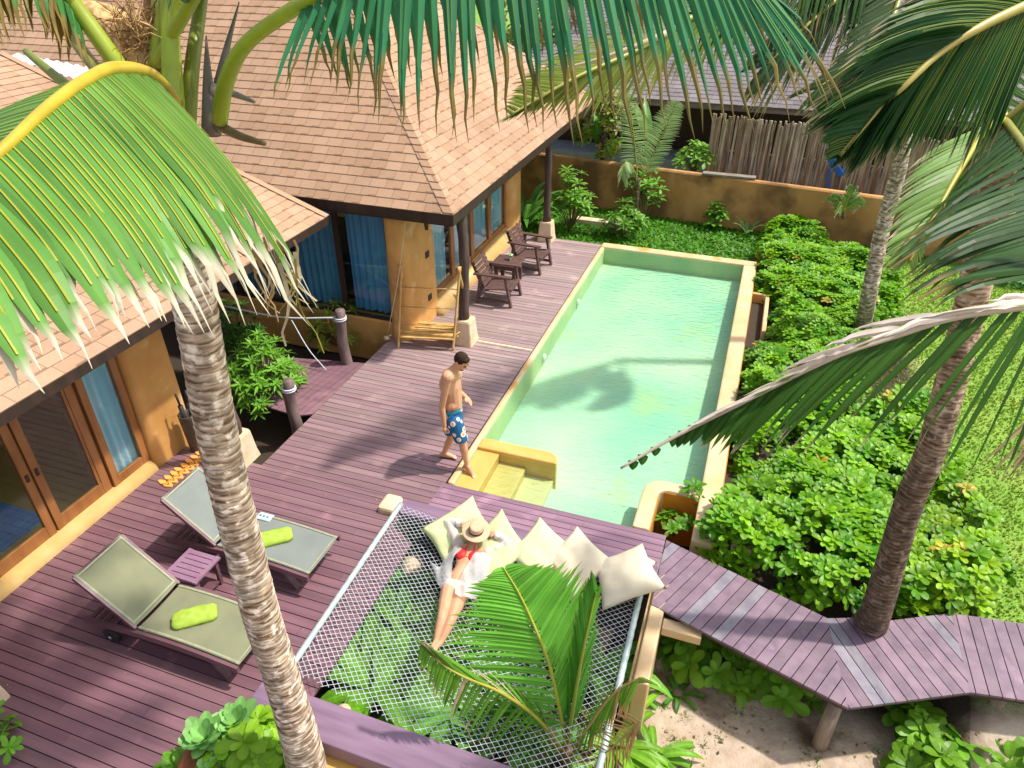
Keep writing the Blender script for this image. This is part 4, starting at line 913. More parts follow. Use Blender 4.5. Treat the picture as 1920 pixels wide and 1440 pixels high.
for S_ in 'RL':
    b=MB(); sh,el,wr=q['sh'+S_],q['el'+S_],q['wr'+S_]; p=[sh.lerp(el,i/7) for i in range(7)]+[el.lerp(wr,i/6) for i in range(0,7)]
    b.tube([x+V((0,0,.008*math.sin(i*2.3))) for i,x in enumerate(p)],[.068-.002*i+.006*math.sin(i*2.1) for i in range(len(p))],12,cap=False); build('shirt_sleeve',b,m_shirt,wo,True)
b=MB()
for S_ in 'RL':
    el,wr=q['el'+S_],q['wr'+S_]; b.tube([el.lerp(wr,.68),el.lerp(wr,.98)],[.047,.05],12,cap=False)
build('shirt_cuffs',b,M('white_cotton',(.88,.88,.88),None,20,.8),wo,True)

# ---------------- plants ----------------
def leaf(mb,b,d,n,L_,W_,c,curl=.5,nseg=4,prof=(0.12,.55,.95,1,.0),fold=.15):
    p=V(b);d=V(d).normalized();n=V(n);n=(n-d*n.dot(d))
    if n.length<1e-4: n=d.orthogonal()
    n.normalize(); s_=d.cross(n); rows=[];cs=[]
    for i in range(nseg+1):
        t=i/nseg; w_=W_/2*il(prof,t)
        rows.append([p-s_*w_+n*fold*w_,p,p+s_*w_+n*fold*w_]); cs.append([c,cl(c,1.12),c])
        p=p+d*(L_/nseg); d=(d-n*curl/nseg).normalized(); n=s_.cross(d)
        n=(n if n.dot(V((0,0,1)))>-.9 else n)
    mb.quadgrid(rows,cs)
OV=(.14,.36,.70,.96,.98,.42) ; ST=(.7,.95,1,.85,.5,0)
def rosette(mb,p,n,r,c,k=9,W_=.36,prof=OV,curl=.7,flat=.5,nseg=5):
    n=V(n).normalized(); x=n.orthogonal().normalized(); y=n.cross(x); a0=random.uniform(0,6.3)
    for i in range(k):
        a=a0+i*2.4; lift=lerp(1.3,.15,i/k)*(1-flat)+flat*lerp(.9,-.1,i/k); d=(x*math.cos(a)+y*math.sin(a))*1+n*lift
        f=random.uniform(.75,1.25); L_=r*lerp(.6,1,min(1,(i+2)/k))*random.uniform(.85,1.15)
        leaf(mb,V(p),d,n,L_,L_*W_,(c[0]*f,c[1]*f,c[2]*f),curl,nseg,prof)
def inpoly(x,y,P):
    r=False
    for i in range(len(P)):
        a=P[i];b_=P[i-1]
        if (a[1]>y)!=(b_[1]>y) and x<(b_[0]-a[0])*(y-a[1])/(b_[1]-a[1])+a[0]: r=not r
    return r
def edist(x,y,P):
    m=9
    for i in range(len(P)):
        a=V(P[i][:2]);b_=V(P[i-1][:2]);t=max(0,min(1,(V((x,y))-a).dot(b_-a)/max(1e-6,(b_-a).length_squared))); m=min(m,(a.lerp(b_,t)-V((x,y))).length)
    return m
def hedge(name,label,P,ztop,zbase,sp,r,c,cat='hedge',edge=.5,rough=.25,group=None,W_=.42):
    t=thing(name,label,cat,(sum(p[0] for p in P)/len(P),sum(p[1] for p in P)/len(P),zbase),group)
    xs_=[p[0] for p in P];ys_=[p[1] for p in P]; mb=MB(); N_=int((max(xs_)-min(xs_))*(max(ys_)-min(ys_))/(sp*sp)); st_=MB()
    for _ in range(N_):
        x=random.uniform(min(xs_),max(xs_));y=random.uniform(min(ys_),max(ys_))
        if not inpoly(x,y,P): continue
        e=edist(x,y,P); h=sm(0,edge,e)
        nz=noise.noise(V((x*.9,y*.9,2)))*1.0+.6*noise.noise(V((x*2.6,y*2.6,5)))
        zt_=(ztop(x,y) if callable(ztop) else ztop); z=lerp(zbase+.12,zt_,h**.6)+rough*nz
        nx=noise.noise(V((x*2,y*2,9)))*.5; n=V((nx-(.0),noise.noise(V((x*2,y*2,19)))*.5-.15,1))
        rr=r*random.uniform(.8,1.2)
        cc=mixc(c,(c[0]*.35,c[1]*.6,c[2]),random.random()**1.5)
        if random.random()<.012: cc=(.55,.42,.05)
        if nz<-.25: cc=cl(cc,.8)
        rosette(mb,(x,y,z),n,rr,cc,k=9,W_=W_)
        for q_ in range(2):
            dz=random.uniform(.12,.35); rosette(mb,(x+random.uniform(-.12,.12),y+random.uniform(-.12,.12),z-dz),n+V((random.uniform(-1,1),random.uniform(-1,1),0)),rr,cl(cc,random.uniform(.7,1)),k=6,W_=W_)
        if random.random()<.12: st_.tube([(x,y,zbase),(x+.05,y,lerp(zbase,z,.5)),(x,y,z)],[.012,.01,.006],5,col=(.2,.14,.06))
    build('foliage',mb,m_leaf,t); build('stems',st_,m_stalk,t); return t
GH=(.24,.48,.010)
PH=[(3.58,7.89,0.00),(3.49,10.58,0.00),(3.71,11.82,0.00),(4.48,12.09,0.00),(5.68,10.81,0.00),(6.13,10.63,0.00),(6.64,8.96,0.00),(6.43,7.83,0.00),(6.02,6.97,0.00),(5.77,5.41,0.00),(5.36,3.87,0.00),(3.64,1.28,0.00),(3.68,2.67,0.00),(3.60,5.25,0.00),(3.98,5.59,0.00),(4.00,7.49,0.00)]
hedge('hedge','long bright green broad-leaved hedge along the right side of the pool',PH,.28,-.3,.122,.125,GH,edge=.25,W_=.5,rough=.32)
PH2=[(3.65,1.34,0.00),(5.34,3.55,0.00),(6.16,4.15,0.00),(6.64,3.28,0.00),(6.65,2.39,0.00),(5.86,1.23,0.00),(5.43,0.06,-0.10),(5.12,-0.46,-0.10),(4.31,-0.20,-0.10),(3.73,-0.15,0.00),(3.26,0.04,-0.00),(3.42,0.32,0.00)]
hedge('shrub','glossy green shrub mass between the pool corner, walkway and dark palm trunk',PH2,.25,-.45,.132,.15,GH,'shrub',.15,W_=.5,rough=.32)
PH3=[(5.78,1.42,-0.10),(6.65,2.39,0.00),(6.87,1.79,0.00),(6.92,0.94,-0.10),(6.61,0.15,-0.10),(6.31,-0.04,-0.10),(5.69,-0.26,-0.10),(5.61,0.12,-0.10)]
hedge('shrub','yellow-green shrub right of the dark palm trunk beside the lawn',PH3,.20,-.4,.132,.15,(.30,.50,.012),'shrub',.2,W_=.5,rough=.3)
def clump(name,label,c,r,k,lsz,colr,h=.35,cat='plant',W_=.42,prof=OV,curl=.7,n=9,group=None,lean=(0,0),mat=None):
    t=thing(name,label,cat,c,group); mb=MB(); st_=MB(); c=V(c)
    for i in range(k):
        a=random.uniform(0,6.3);q_=r*math.sqrt(random.random()); d=V((math.cos(a)*q_,math.sin(a)*q_,h*random.uniform(.45,1)*(1-.5*(q_/max(r,.01))**2)))
        p=c+d+V((lean[0],lean[1],0)); f=random.uniform(.75,1.2)
        rosette(mb,p,V((d.x,d.y,h*.9)),lsz*random.uniform(.8,1.2),cl(colr,f),k=n,W_=W_,prof=prof,curl=curl)
        st_.tube([c,c.lerp(p,.5)+V((0,0,.05)),p],[.014,.01,.006],5,col=(.16,.13,.05))
    build('foliage',mb,mat or m_leaf,t); build('stems',st_,m_stalk,t); return t
g_=V
GR=(.10,.26,.02); GD=(.035,.13,.02)
clump('shrub','dense dark green shrub in the planting pocket behind the palm trunk',(-3.90,1.22,-0.50),.66,120,.20,(.18,.40,.04),1.5,'shrub',.2,ST,.6,11)
clump('shrub','dark shrub deep in the pocket below the left villa roof',(-5.21,2.24,-0.50),.6,70,.2,(.07,.20,.03),1.4,'shrub',.2,ST,.6,11)
clump('shrub','yellow-green shrub against the ochre plinth behind the log bollard',(-3.85,3.56,-0.50),.6,60,.2,(.32,.38,.05),1.1,'shrub',.18,ST,.6,11)
for (p,lb,k,r) in (((3.78,-1.07,-0.92),'bright rosette shrub on the sand under the start of the walkway',12,.30),((4.34,-0.93,-0.92),'small dark leafy plant in the walkway shade',6,.2),((4.64,-1.17,-0.92),'low leafy plant left of the walkway post',6,.2),((5.87,-1.24,-0.92),'glossy rosette plant right of the walkway post',9,.24),((6.49,-0.82,-0.92),'glossy rosette plant under the walkway bend',9,.24),((6.00,-1.67,-0.92),'rosette plant at the bottom edge, below the walkway bend',8,.22),((6.81,-1.18,-0.92),'rosette plant in the bottom right corner',12,.3),((4.08,-1.42,-0.92),'tiny green sprig alone on the sand',2,.06)):
    clump('rosette_plant',lb,p,r*1.2,k,.26,(.20,.42,.03),.42,'plant',W_=.48)
for (p,lb,k,r) in (((3.52,-1.01,-0.92),'dark leafy plant in the shade just beyond the orange side wall',9,.28),((3.96,-0.77,-0.92),'rosette plant tucked in the shade of the first walkway boards',9,.26),((5.65,-0.95,-0.92),'leafy plant directly right of the leaning walkway post',6,.2),((6.25,-1.44,-0.92),'low glossy plant near the bottom right, left of the corner plant',7,.24),((7.00,-0.61,-0.92),'dark leafy plant at the right edge below the walkway',9,.28)):
    clump('rosette_plant',lb,p,r,k,.27,(.15,.36,.03),.42,'plant',W_=.48)
clump('rosette_plant','small dark sprig at the foot of the dark palm beside the walkway',(5.15,-0.19,-0.25),.06,2,.2,(.06,.22,.03),.25)
clump('shrub','shrub sprig growing inside the pool corner notch',(3.26,0.93,-0.60),.2,9,.17,(.10,.28,.02),.75,'shrub')
clump('shrub','low shrub spilling over beside the deck strip end',(3.06,0.53,-0.50),.22,8,.16,(.12,.3,.02),.55,'shrub')
clump('shrub','leafy shrub right of the far veranda post',(-1.12,10.49,-0.20),.55,34,.26,(.18,.40,.04),1.7,'shrub',.3)
clump('shrub','leafy shrub in front of the back wall left of the young palm',(0.29,10.38,-0.20),.5,30,.24,(.16,.36,.04),.95,'shrub',.3)
clump('shrub','slender green sapling by the back wall',(2.40,11.72,-0.20),.2,14,.22,(.13,.34,.03),.75,'shrub',.35)
clump('shrub','leafy growth on the young palm trunk',(0.58,11.51,-0.20),.45,26,.24,(.16,.36,.04),1.9,'shrub',.3)
clump('shrub','leafy shrub over the wall left of the cane screen',(1.58,13.00,0.83),.5,26,.26,(.22,.42,.05),.85,'shrub',.35)
clump('shrub','dark shrub bed behind the thick palm trunk at the right',(9.10,11.11,-0.30),.9,50,.24,(.07,.22,.03),.8,'shrub',.3)
clump('shrub','shrub bed at the foot of the back wall right of the slim palm',(7.72,12.31,-0.30),.8,40,.22,(.12,.3,.03),.55,'shrub',.3)
clump('succulent','broad-leaved plant at the left bottom edge over the deck',(-2.37,-4.89,0.00),.28,7,.16,(.14,.36,.02),.25,'plant')
clump('shrub','small leafy sprig at the left edge above the pale footing',(-2.64,-4.64,0.10),.1,3,.14,(.14,.34,.03),.2,'plant')
# potted plants near the camera
pt=thing('planter','terracotta planter with pale green succulents at the bottom edge','planter',(-.1,-4.35,0))
pc=V((-0.18,-4.37,0.25)); m_=MB(); m_.lathe((pc.x,pc.y,0),[(.30,0),(.36,.30),(.37,.34),(.33,.34),(.31,.26),(.0,.26)],26); build('pot',m_,m_terra,pt,True)
m_=MB()
for (p,r) in (((-0.40,-4.29,0.44),.23),((-0.23,-4.07,0.46),.21),((-0.16,-4.43,0.36),.18)): rosette(m_,p,(0,-.2,1),r,(.22,.46,.12),k=22,W_=.58,prof=(.4,.65,.92,1,.85,.35),curl=-.3,flat=.1)
build('succulents',m_,M('pale_succulent',(1,1,1),(.85,.9,.85),5,.5,attr=True,transl=.15),pt)
clump('shrub','bright broad-leaved shrub at the bottom against the leaning palm trunk',(-0.07,-4.18,-0.10),.36,44,.22,(.30,.55,.03),.62,'shrub',.5)
clump('shrub','big upright green leaves at the bottom edge left of the planter',(-0.63,-4.54,0.00),.12,4,.22,(.16,.38,.03),.3,'plant',.4)
def strap(mb,b,d,L_,W_,c,droop,nseg=10,tip=None,pr=(.5,.85,1,1,.9,.7,.45,0)):
    p=V(b);d=V(d).normalized(); s_=d.cross(V((0,0,1))); s_.normalize(); rows=[];cs=[]
    for i in range(nseg+1):
        t=i/nseg; k=t*(len(pr)-1); a=min(int(k),len(pr)-2); w_=W_/2*lerp(pr[a],pr[a+1],k-a); n=s_.cross(d)
        cc=c if not tip else mixc(c,tip,max(0,(t-.75)*4)); wv=.12*w_*math.sin(i*2.1)
        rows.append([p-s_*w_+n*(w_*.25+wv),p-s_*w_*.5+n*w_*.06,p,p+s_*w_*.5+n*w_*.06,p+s_*w_+n*(w_*.25-wv)]); cs.append([cc,cl(cc,.9),cl(cc,1.25),cl(cc,.9),cc])
        p=p+d*(L_/nseg); d=(d+V((0,0,-droop/nseg))).normalized()
    mb.quadgrid(rows,cs)
def strapplant(label,c,k,L_,W_,colr,up=1.2,droop=2.0,cat='plant',a0=None,tip=None,name='strap_leaf_plant',z1=None):
    t=thing(name,label,cat,c); mb=MB()
    for i in range(k):
        a=i*2.4+random.uniform(-.3,.3) if a0 is None else a0[i%len(a0)]; f=random.uniform(.8,1.2)
        strap(mb,V(c)+V((.03*math.cos(a),.03*math.sin(a),0)),(math.cos(a),math.sin(a),up*random.uniform(.6,1.2)),L_*random.uniform(.75,1.15),W_*random.uniform(.8,1.1),cl(colr,f),droop,tip=tip)
    build('leaves',mb,m_leaf,t); return t
GL=(.17,.42,.03)
strapplant('giant strap-leaved plant under the left middle of the net',(-0.07,-1.67,-0.90),14,1.25,.26,GL,1.1,1.9)
strapplant('giant strap-leaved plant under the near left of the net',(0.18,-2.60,-0.90),13,1.15,.25,GL,1.1,1.9)
strapplant('giant strap-leaved plant under the woman near the corner pillar',(0.03,-0.84,-0.90),12,1.2,.24,(.10,.32,.04),1.1,1.8)
strapplant('giant strap-leaved plant under the near middle of the net',(1.20,-2.52,-0.90),13,1.15,.24,(.16,.42,.05),1.1,1.9)
strapplant('large strap-leaved plant in the middle under the net',(0.47,-1.94,-0.90),14,1.2,.24,GL,1.1,1.9)
strapplant('large dark strap-leaved plant under the cushions side of the net',(1.33,-1.09,-0.90),13,1.2,.22,(.10,.30,.04),1.1,1.9)
strapplant('large strap-leaved plant under the near right part of the net',(1.97,-2.58,-0.90),13,1.1,.22,(.14,.38,.04),1.1,1.9)
strapplant('broad-leaved plant under the right side of the net',(2.55,-1.56,-0.90),11,1.05,.20,(.20,.46,.06),1.1,1.9)
strapplant('strap-leaved lily at the near right of the net by the pipe',(2.92,-2.38,-0.90),14,.85,.11,(.24,.48,.04),1.0,1.8)
strapplant('strap-leaved lily on the sand right of the pipe',(3.34,-2.34,-0.92),11,.66,.09,(.20,.44,.04),.9,1.8,tip=(.35,.28,.03))
strapplant('small strap-leaved lily in the shade beside the side wall',(3.47,-1.51,-0.92),8,.34,.06,(.10,.28,.03),.9,1.8)
strapplant('tall dracaena with arching broad leaves left of the far veranda post',(-2.29,10.29,-0.20),24,1.5,.20,(.13,.32,.05),2.2,1.6,name='dracaena')
strapplant('young coconut seedling on the ground cover by the back wall',(3.24,11.61,-0.20),6,.55,.12,(.20,.36,.10),2.5,1.4,name='coconut_seedling',a0=[2.6,.5,3.6,-.4,1.8,5])
strapplant('banana-like plant behind the wall at the roof corner',(-1.09,12.90,1.40),9,1.0,.22,(.16,.36,.05),2.6,1.0,name='banana_plant')
strapplant('pale banana leaves rising behind the young palm',(0.32,12.80,1.40),9,1.4,.28,(.22,.40,.12),3,1.0,name='banana_plant')
# leafy tree over the wall
def bushtree(name,label,c,r,n,lsz,cols,trunk=True):
    t=thing(name,label,'tree',(c[0],c[1],c[2]-r[2]-1.2)); mb=MB(); c=V(c)
    for i in range(n):
        d=V((random.gauss(0,1),random.gauss(0,1),random.gauss(0,1))).normalized()*random.uniform(.45,1); p=c+V((d.x*r[0],d.y*r[1],d.z*r[2]))
        if noise.noise(p*1.4)<-.12: continue
        f=random.uniform(.7,1.3); rosette(mb,p,d+V((0,0,.5)),lsz*random.uniform(.7,1.2),cl(random.choice(cols),f),k=6,W_=.4,nseg=3)
    build('crown',mb,m_leaf,t); m_=MB(); m_.tube([(c.x,c.y,c.z-r[2]-1.2),(c.x+.1,c.y,c.z-r[2]*.4),(c.x,c.y,c.z)],[.10,.07,.03],8,col=(.5,.45,.4))
    for k in range(5): a=k*1.3; m_.tube([(c.x,c.y,c.z-r[2]*.5),(c.x+r[0]*.6*math.cos(a),c.y+r[1]*.6*math.sin(a),c.z+r[2]*.3)],[.04,.015],6,col=(.5,.45,.4))
    build('trunk',m_,m_bark,t,True); return t
bushtree('bush','yellow-brown and green bush over the wall at the far roof corner',(-0.95,12.75,1.98),(.85,.4,.95),1000,.15,[(.34,.42,.05),(.42,.34,.08),(.22,.42,.05),(.5,.42,.25)])
bushtree('tree','tall olive and brown tree behind the villa beyond the far roof hip',(-3.95,17.00,3.65),(1.6,1.2,1.7),700,.24,[(.20,.22,.05),(.14,.22,.04),(.28,.20,.09)])
bushtree('tree','dark leafy tree behind the neighbour roof at the top right',(8.75,19.00,3.20),(2.6,1.5,1.6),800,.28,[(.06,.12,.02),(.10,.17,.03),(.26,.20,.12)])
bushtree('tree','dark leafy tree behind the neighbour roof, left of the other dark one',(3.42,20.00,4.80),(3.2,1.5,1.4),700,.28,[(.06,.12,.02),(.10,.17,.03)])
# ground cover: small leaves nobody could count
def cover(name,label,P,n,sz,c,zf,up=.9):
    mb=MB(); xs_=[p[0] for p in P];ys_=[p[1] for p in P]
    for _ in range(n):
        x=random.uniform(min(xs_),max(xs_));y=random.uniform(min(ys_),max(ys_))
        if not inpoly(x,y,P): continue
        a=random.uniform(0,6.3); f=random.uniform(.6,1.3); z=zf(x,y); l=sz*random.uniform(.6,1.3)
        d=V((math.cos(a),math.sin(a),up)).normalized()*l; s_=V((-math.sin(a),math.cos(a),0))*l*.28
        p=V((x,y,z)); mb.quadgrid([[p-s_*.4,p+s_*.4],[p+d*.6-s_,p+d*.6+s_],[p+d-s_*.1,p+d+s_*.1]],None,False,cl(c,f if 'lawn' not in name else lerp(1,f,.45)))
    return tag(build(name,mb,m_leaf,None),label,'ground cover',None,'stuff')
cover('ground_cover','low bright green ground cover between the pool and back wall',[(-2.2,9.5),(5.2,9.4),(7.5,11.4),(5,12),(-2.4,12.4)],17000,.09,(.09,.30,.015),lambda x,y:gz(x,y)+.06*max(0,noise.noise(V((x*1.7,y*1.7,4))))+random.uniform(0,.05),.5)
LP_=[(6.3,-.4),(5.9,1.5),(5.6,5),(5.5,9),(7,11.8),(12,11),(14,6),(9,-1)]
cover('lawn_grass','mown grass blades of the sunny lawn at the right',LP_,60000,.05,(.24,.36,.03),lambda x,y:gz(x,y)-.005,1.4)
cover('sand_grass','sparse green grass tufts scattered on the sand',[(3.3,-4.2),(3.3,-1.3),(7,-1.2),(7,-3.6)],1,.06,(.14,.28,.02),gz)
mb=MB()
for _ in range(150):
    x=random.uniform(3.2,6.6);y=random.uniform(-3.4,-1.4)
    if noise.noise(V((x*1.5,y*1.5,7)))<-.05: continue
    for i in range(34):
        a=random.uniform(0,6.3);q_=random.gauss(0,.06); p=V((x+q_*math.cos(a),y+q_*math.sin(a),gz(x,y)-.002)); l=random.uniform(.02,.055); d=V((math.cos(a)*.6,math.sin(a)*.6,1)).normalized()*l; s_=V((-math.sin(a),math.cos(a),0))*.005
        mb.quadgrid([[p-s_,p+s_],[p+d-s_*.2,p+d+s_*.2]],None,False,cl((.16,.30,.03),random.uniform(.6,1.2)))
ob=bpy.data.objects['sand_grass']; bpy.data.objects.remove(ob); tag(build('sand_grass',mb,m_leaf,None),'sparse green grass tufts scattered on the sand','grass',None,'stuff')

mb=MB()
for _ in range(900):
    x=random.uniform(2.9,7.2);y=random.uniform(-4.2,-1.2); a=random.uniform(0,6.3); l=random.uniform(.01,.05); w_=l*random.uniform(.08,.5); z=gz(x,y)+.008
    d=V((math.cos(a),math.sin(a),random.uniform(0,.4)))*l; s_=V((-math.sin(a),math.cos(a),0))*w_; p=V((x,y,z))
    mb.quadgrid([[p-s_*.3,p+s_*.3],[p+d*.5-s_,p+d*.5+s_],[p+d-s_*.2,p+d+s_*.2]],None,False,random.choice([(.22,.13,.06),(.35,.24,.10),(.12,.07,.04),(.45,.36,.22),(.4,.33,.08)]))
tag(build('leaf_litter',mb,m_leaf,None),'dry leaf bits and twigs scattered on the sand','leaf litter',None,'stuff')
mb=MB()
for _ in range(150):
    x=random.uniform(-3.8,-.1);y=random.uniform(-5.2,3.6); a=random.uniform(0,6.3); l=random.uniform(.012,.035); z=.006
    if x<-2.6 and y>-.5: continue
    d=V((math.cos(a),math.sin(a),.1))*l; s_=V((-math.sin(a),math.cos(a),0))*l*.2; p=V((x,y,z))
    mb.quadgrid([[p-s_*.3,p+s_*.3],[p+d*.5-s_+V((0,0,.004)),p+d*.5+s_+V((0,0,.004))],[p+d-s_*.2,p+d+s_*.2]],None,False,random.choice([(.45,.30,.14),(.5,.42,.28),(.3,.18,.08)]))
tag(build('deck_litter',mb,m_leaf,None),'tiny dry leaf bits scattered on the purple deck','leaf litter',None,'stuff')
# ---------------- palms ----------------
def trunk(name,pts,rad,par,n=220,seg=20,c1=(1,1,1),ring=.07,amp=.09,c1b=None):
    P=cr(pts,n); m_=MB(); rows=[];cs=[]; tot=sum((P[i+1]-P[i]).length for i in range(n-1)); s_=0
    xv=V((1,0,0))
    for i,p in enumerate(P):
        d=(P[min(i+1,n-1)]-P[max(i-1,0)]).normalized(); x=(xv-d*xv.dot(d)).normalized(); y=d.cross(x)
        if i: s_+=(p-P[i-1]).length
        r0=il(rad,i/(n-1)); row=[];cc=[]; cI=mixc(c1,c1b,sm(.35,.75,i/(n-1))) if c1b else c1
        for k in range(seg):
            a=2*math.pi*k/seg; ph=(s_/ring+.35*math.sin(a+s_*3)+.45*noise.noise(V((math.cos(a)*1.2,math.sin(a)*1.2,s_*4))))%1
            rr=r0*(1+amp*(ph**2.2-.35)+.03*noise.noise(V((math.cos(a)*3,math.sin(a)*3,s_*9)))); row.append(p+(x*math.cos(a)+y*math.sin(a))*rr)
            f=.48 if ph<.16 else lerp(.85,1.45,ph); f*=1+.6*noise.noise(V((math.cos(a)*2,math.sin(a)*2,s_*5))); cc.append(cl(cI,max(.25,f)))
        rows.append(row);cs.append(cc)
    m_.quadgrid(rows,cs,True); m_.face(rows[-1],c1); return build(name,m_,m_bark,par,True)
def frond(par,pts,n,guides,W_,colr,tip=None,tipf=.0,rad=(.022,.006),rc=(.30,.30,.03),arch=.12,hang=.15,fold=.35,rib=None,t0=.08,t1=1,jit=.06,nseg=8,dead=0,name='frond',acr=None,skip=0,twist=.45,taper=3,ragged=0):
    """guides: one list per side of (t, vector) for the leaflets' base-to-tip offset"""
    P=cr(pts,80); st_=MB(); st_.tube(P,[lerp(rad[0],rad[1],i/79) for i in range(80)],8,cols=[mixc(rc,cl(rc,.8),i/79) for i in range(80)]); mb=MB()
    for gi,gd in enumerate(guides):
        ts=[g_[0] for g_ in gd]
        for i in range(n):
            if random.random()<skip: continue
            t=lerp(t0,t1,(i+.5*gi*.9)/n)+random.uniform(-.25,.25)/n
            k=0
            while k<len(gd)-2 and t>ts[k+1]: k+=1
            u=min(1.15,max(-.15,(t-ts[k])/(ts[k+1]-ts[k]))); v=V(gd[k][1]).lerp(V(gd[k+1][1]),u)
            p0=il(P,t); T=(il(P,min(1,t+.02))-il(P,max(0,t-.02))).normalized(); L_=v.length
            v=v*random.uniform(.86,1.08)+V([random.uniform(-jit,jit)*L_ for _ in range(3)])
            ac=V(acr) if acr else T; d_=v.normalized(); s_=(ac-d_*ac.dot(d_)).normalized(); n_=d_.cross(s_)
            if n_.z<0: n_=-n_
            rows=[];cs=[];rb=[]; isdead=random.random()<dead; f=random.uniform(.75,1.25); tf=tipf*random.uniform(.5,1.5)
            tw=random.uniform(-twist,twist)
            for q_ in range(nseg+1):
                s=q_/nseg; p=p0+v*s+V((0,0,arch*L_*4*s*(1-s)))+V((0,0,-hang*L_*max(0,s-.6)**2*5))
                w_=W_/2*min(1,.35+s*6)*(1-s**taper*.95)*(1 if s<.97 else .4)
                c_=cl(colr,f)
                if tip and s>1-tf: c_=cl(tip,random.uniform(.8,1.15))
                if isdead: c_=cl(tip or (.4,.3,.18),random.uniform(.7,1.1))
                sv=(s_*math.cos(tw*s)+n_*math.sin(tw*s)); 
                if tip and s>1-tf: p=p+V((random.uniform(-1,1),random.uniform(-1,1),random.uniform(-1,.3)))*L_*.014+V((0,0,-L_*.9*(s-1+tf)**1.4*ragged)); w_*=random.uniform(.35,.95) if ragged else 1
                rows.append([p-sv*w_-n_*fold*w_,p,p+sv*w_-n_*fold*w_]); cs.append([c_,cl(c_,1.15),cl(c_,.92)]); rb.append([p-sv*W_*.032+n_*W_*.05,p+sv*W_*.032+n_*W_*.05])
            mb.quadgrid(rows,cs)
            if rib: mb.quadgrid(rb[:max(3,int((nseg+1)*(1-tf*1.1)))],None,False,rib)
    f_=build(name,mb,m_leafp,par); build('stalk',st_,m_stalk,f_,True); return f_
# -- left leaning palm
pl=thing('coconut_palm','leaning coconut palm with pale ringed trunk and big fronds at the left','palm tree',(.2,-3.95,-.9))
trunk('trunk',[(0.46,-4.16,-0.55),(0.47,-4.09,0.48),(0.45,-4.08,1.43),(0.46,-4.11,2.22),(0.45,-4.08,3.09),(0.47,-4.06,3.86),(0.50,-4.01,4.57),(0.47,-3.96,4.92),(0.43,-3.89,5.33),(0.32,-3.73,5.71)],[.19,.162,.137,.13,.126,.122,.118,.115,.116,.13,.13],pl,n=900,seg=40,ring=.06,c1=(1.35,1.3,1.25),amp=.035)
m_=MB()
for i in range(260):
    a=random.uniform(0,6.3); b0=V((0.21,-3.58,5.80))+V((random.gauss(0,.06),random.gauss(0,.06),random.uniform(-.12,.22))); e=b0+V((random.gauss(0,.10),random.gauss(0,.10),random.uniform(-.05,.2))); c_=random.choice([(1,1,1),(.6,.45,.3),(1.3,1.2,1.0)]); m_.tube([b0,b0.lerp(e,.5)+V((random.gauss(0,.02),random.gauss(0,.02),.02)),e],[.004,.003,.0015],4,col=c_)
build('crown_fibre',m_,m_fibre,pl)
m_=MB(); m_.tube([(0.24,-3.62,5.73),(0.05,-3.50,5.90),(-0.14,-3.46,5.98),(-0.39,-3.44,6.05)],[.09,.115,.09,.05],16,col=(1.35,1.25,1.05)); m_.tube([(0.22,-3.55,5.75),(0.10,-3.35,5.93),(-0.06,-3.15,6.11)],[.10,.09,.05],14,col=(.9,.7,.45)); build('fibre_sheath',m_,m_fibre,pl,True)
PG=(.28,.34,.03)
def petiole(pts,r,c,name='petiole'):
    m_=MB(); P=cr(pts,16); m_.tube(P,[lerp(r[0],r[1],i/15) for i in range(16)],12,col=c); return build(name,m_,m_stalk,pl,True)
petiole([(0.47,-3.80,5.52),(0.44,-3.69,5.81),(0.42,-3.60,6.04),(0.46,-3.57,6.24)],(.055,.036),(.33,.42,.03))
petiole([(0.45,-3.70,5.50),(0.41,-3.52,5.78),(0.32,-3.28,6.00),(0.23,-3.04,6.22)],(.042,.03),(.26,.30,.03))
petiole([(0.23,-3.76,5.71),(0.17,-3.79,5.88),(0.06,-3.81,6.09),(0.01,-3.85,6.24)],(.05,.034),(.32,.40,.03))
petiole([(0.01,-3.67,5.68),(-0.17,-3.60,5.79),(-0.45,-3.46,5.94)],(.035,.03),(.22,.22,.05))
petiole([(-0.26,-3.63,5.60),(-0.55,-3.54,5.71),(-0.82,-3.44,5.80)],(.032,.02),(.18,.22,.03))
petiole([(0.64,-3.74,5.52),(0.58,-3.62,5.73),(0.53,-3.50,5.94)],(.05,.003),(.16,.13,.10),'dry_spathe')
petiole([(0.60,-3.58,5.70),(0.60,-3.45,5.88),(0.62,-3.31,6.08)],(.03,.003),(.20,.17,.14),'dry_spathe')
petiole([(0.64,-3.71,5.57),(0.85,-3.79,5.54),(1.01,-3.81,5.52)],(.03,.012),(.22,.15,.07),'dry_bract')
petiole([(0.61,-3.63,5.71),(0.69,-3.61,5.70),(0.89,-3.68,5.68)],(.035,.008),(.32,.27,.22),'dry_bract')
YG=(.07,.22,.05)
# big near frond sweeping left
frond(pl,[(0.48,-3.76,5.67),(0.72,-4.12,5.86),(0.93,-4.49,5.95),(1.06,-4.75,5.96),(1.19,-5.04,5.93),(1.29,-5.29,5.88),(1.35,-5.57,5.80),(1.38,-5.81,5.72)],52,
 [[(0,(0.78,-0.47,-0.53)),(.2,(0.90,-0.32,-0.56)),(.38,(0.89,-0.38,-0.46)),(.55,(0.67,-0.28,-0.39)),(.7,(0.54,-0.20,-0.29)),(1,(0.38,-0.16,-0.15))],
  [(0,(-0.29,0.05,-0.14)),(.5,(-0.65,-0.13,-0.23)),(1,(-0.32,-0.11,-0.19))]],
 .074,(.11,.26,.05),(.60,.53,.42),.13,(.034,.012),(.56,.42,.03),.04,.16,.22,(.45,.42,.04),.03,1,.010,16,twist=.2,taper=4,ragged=.45)
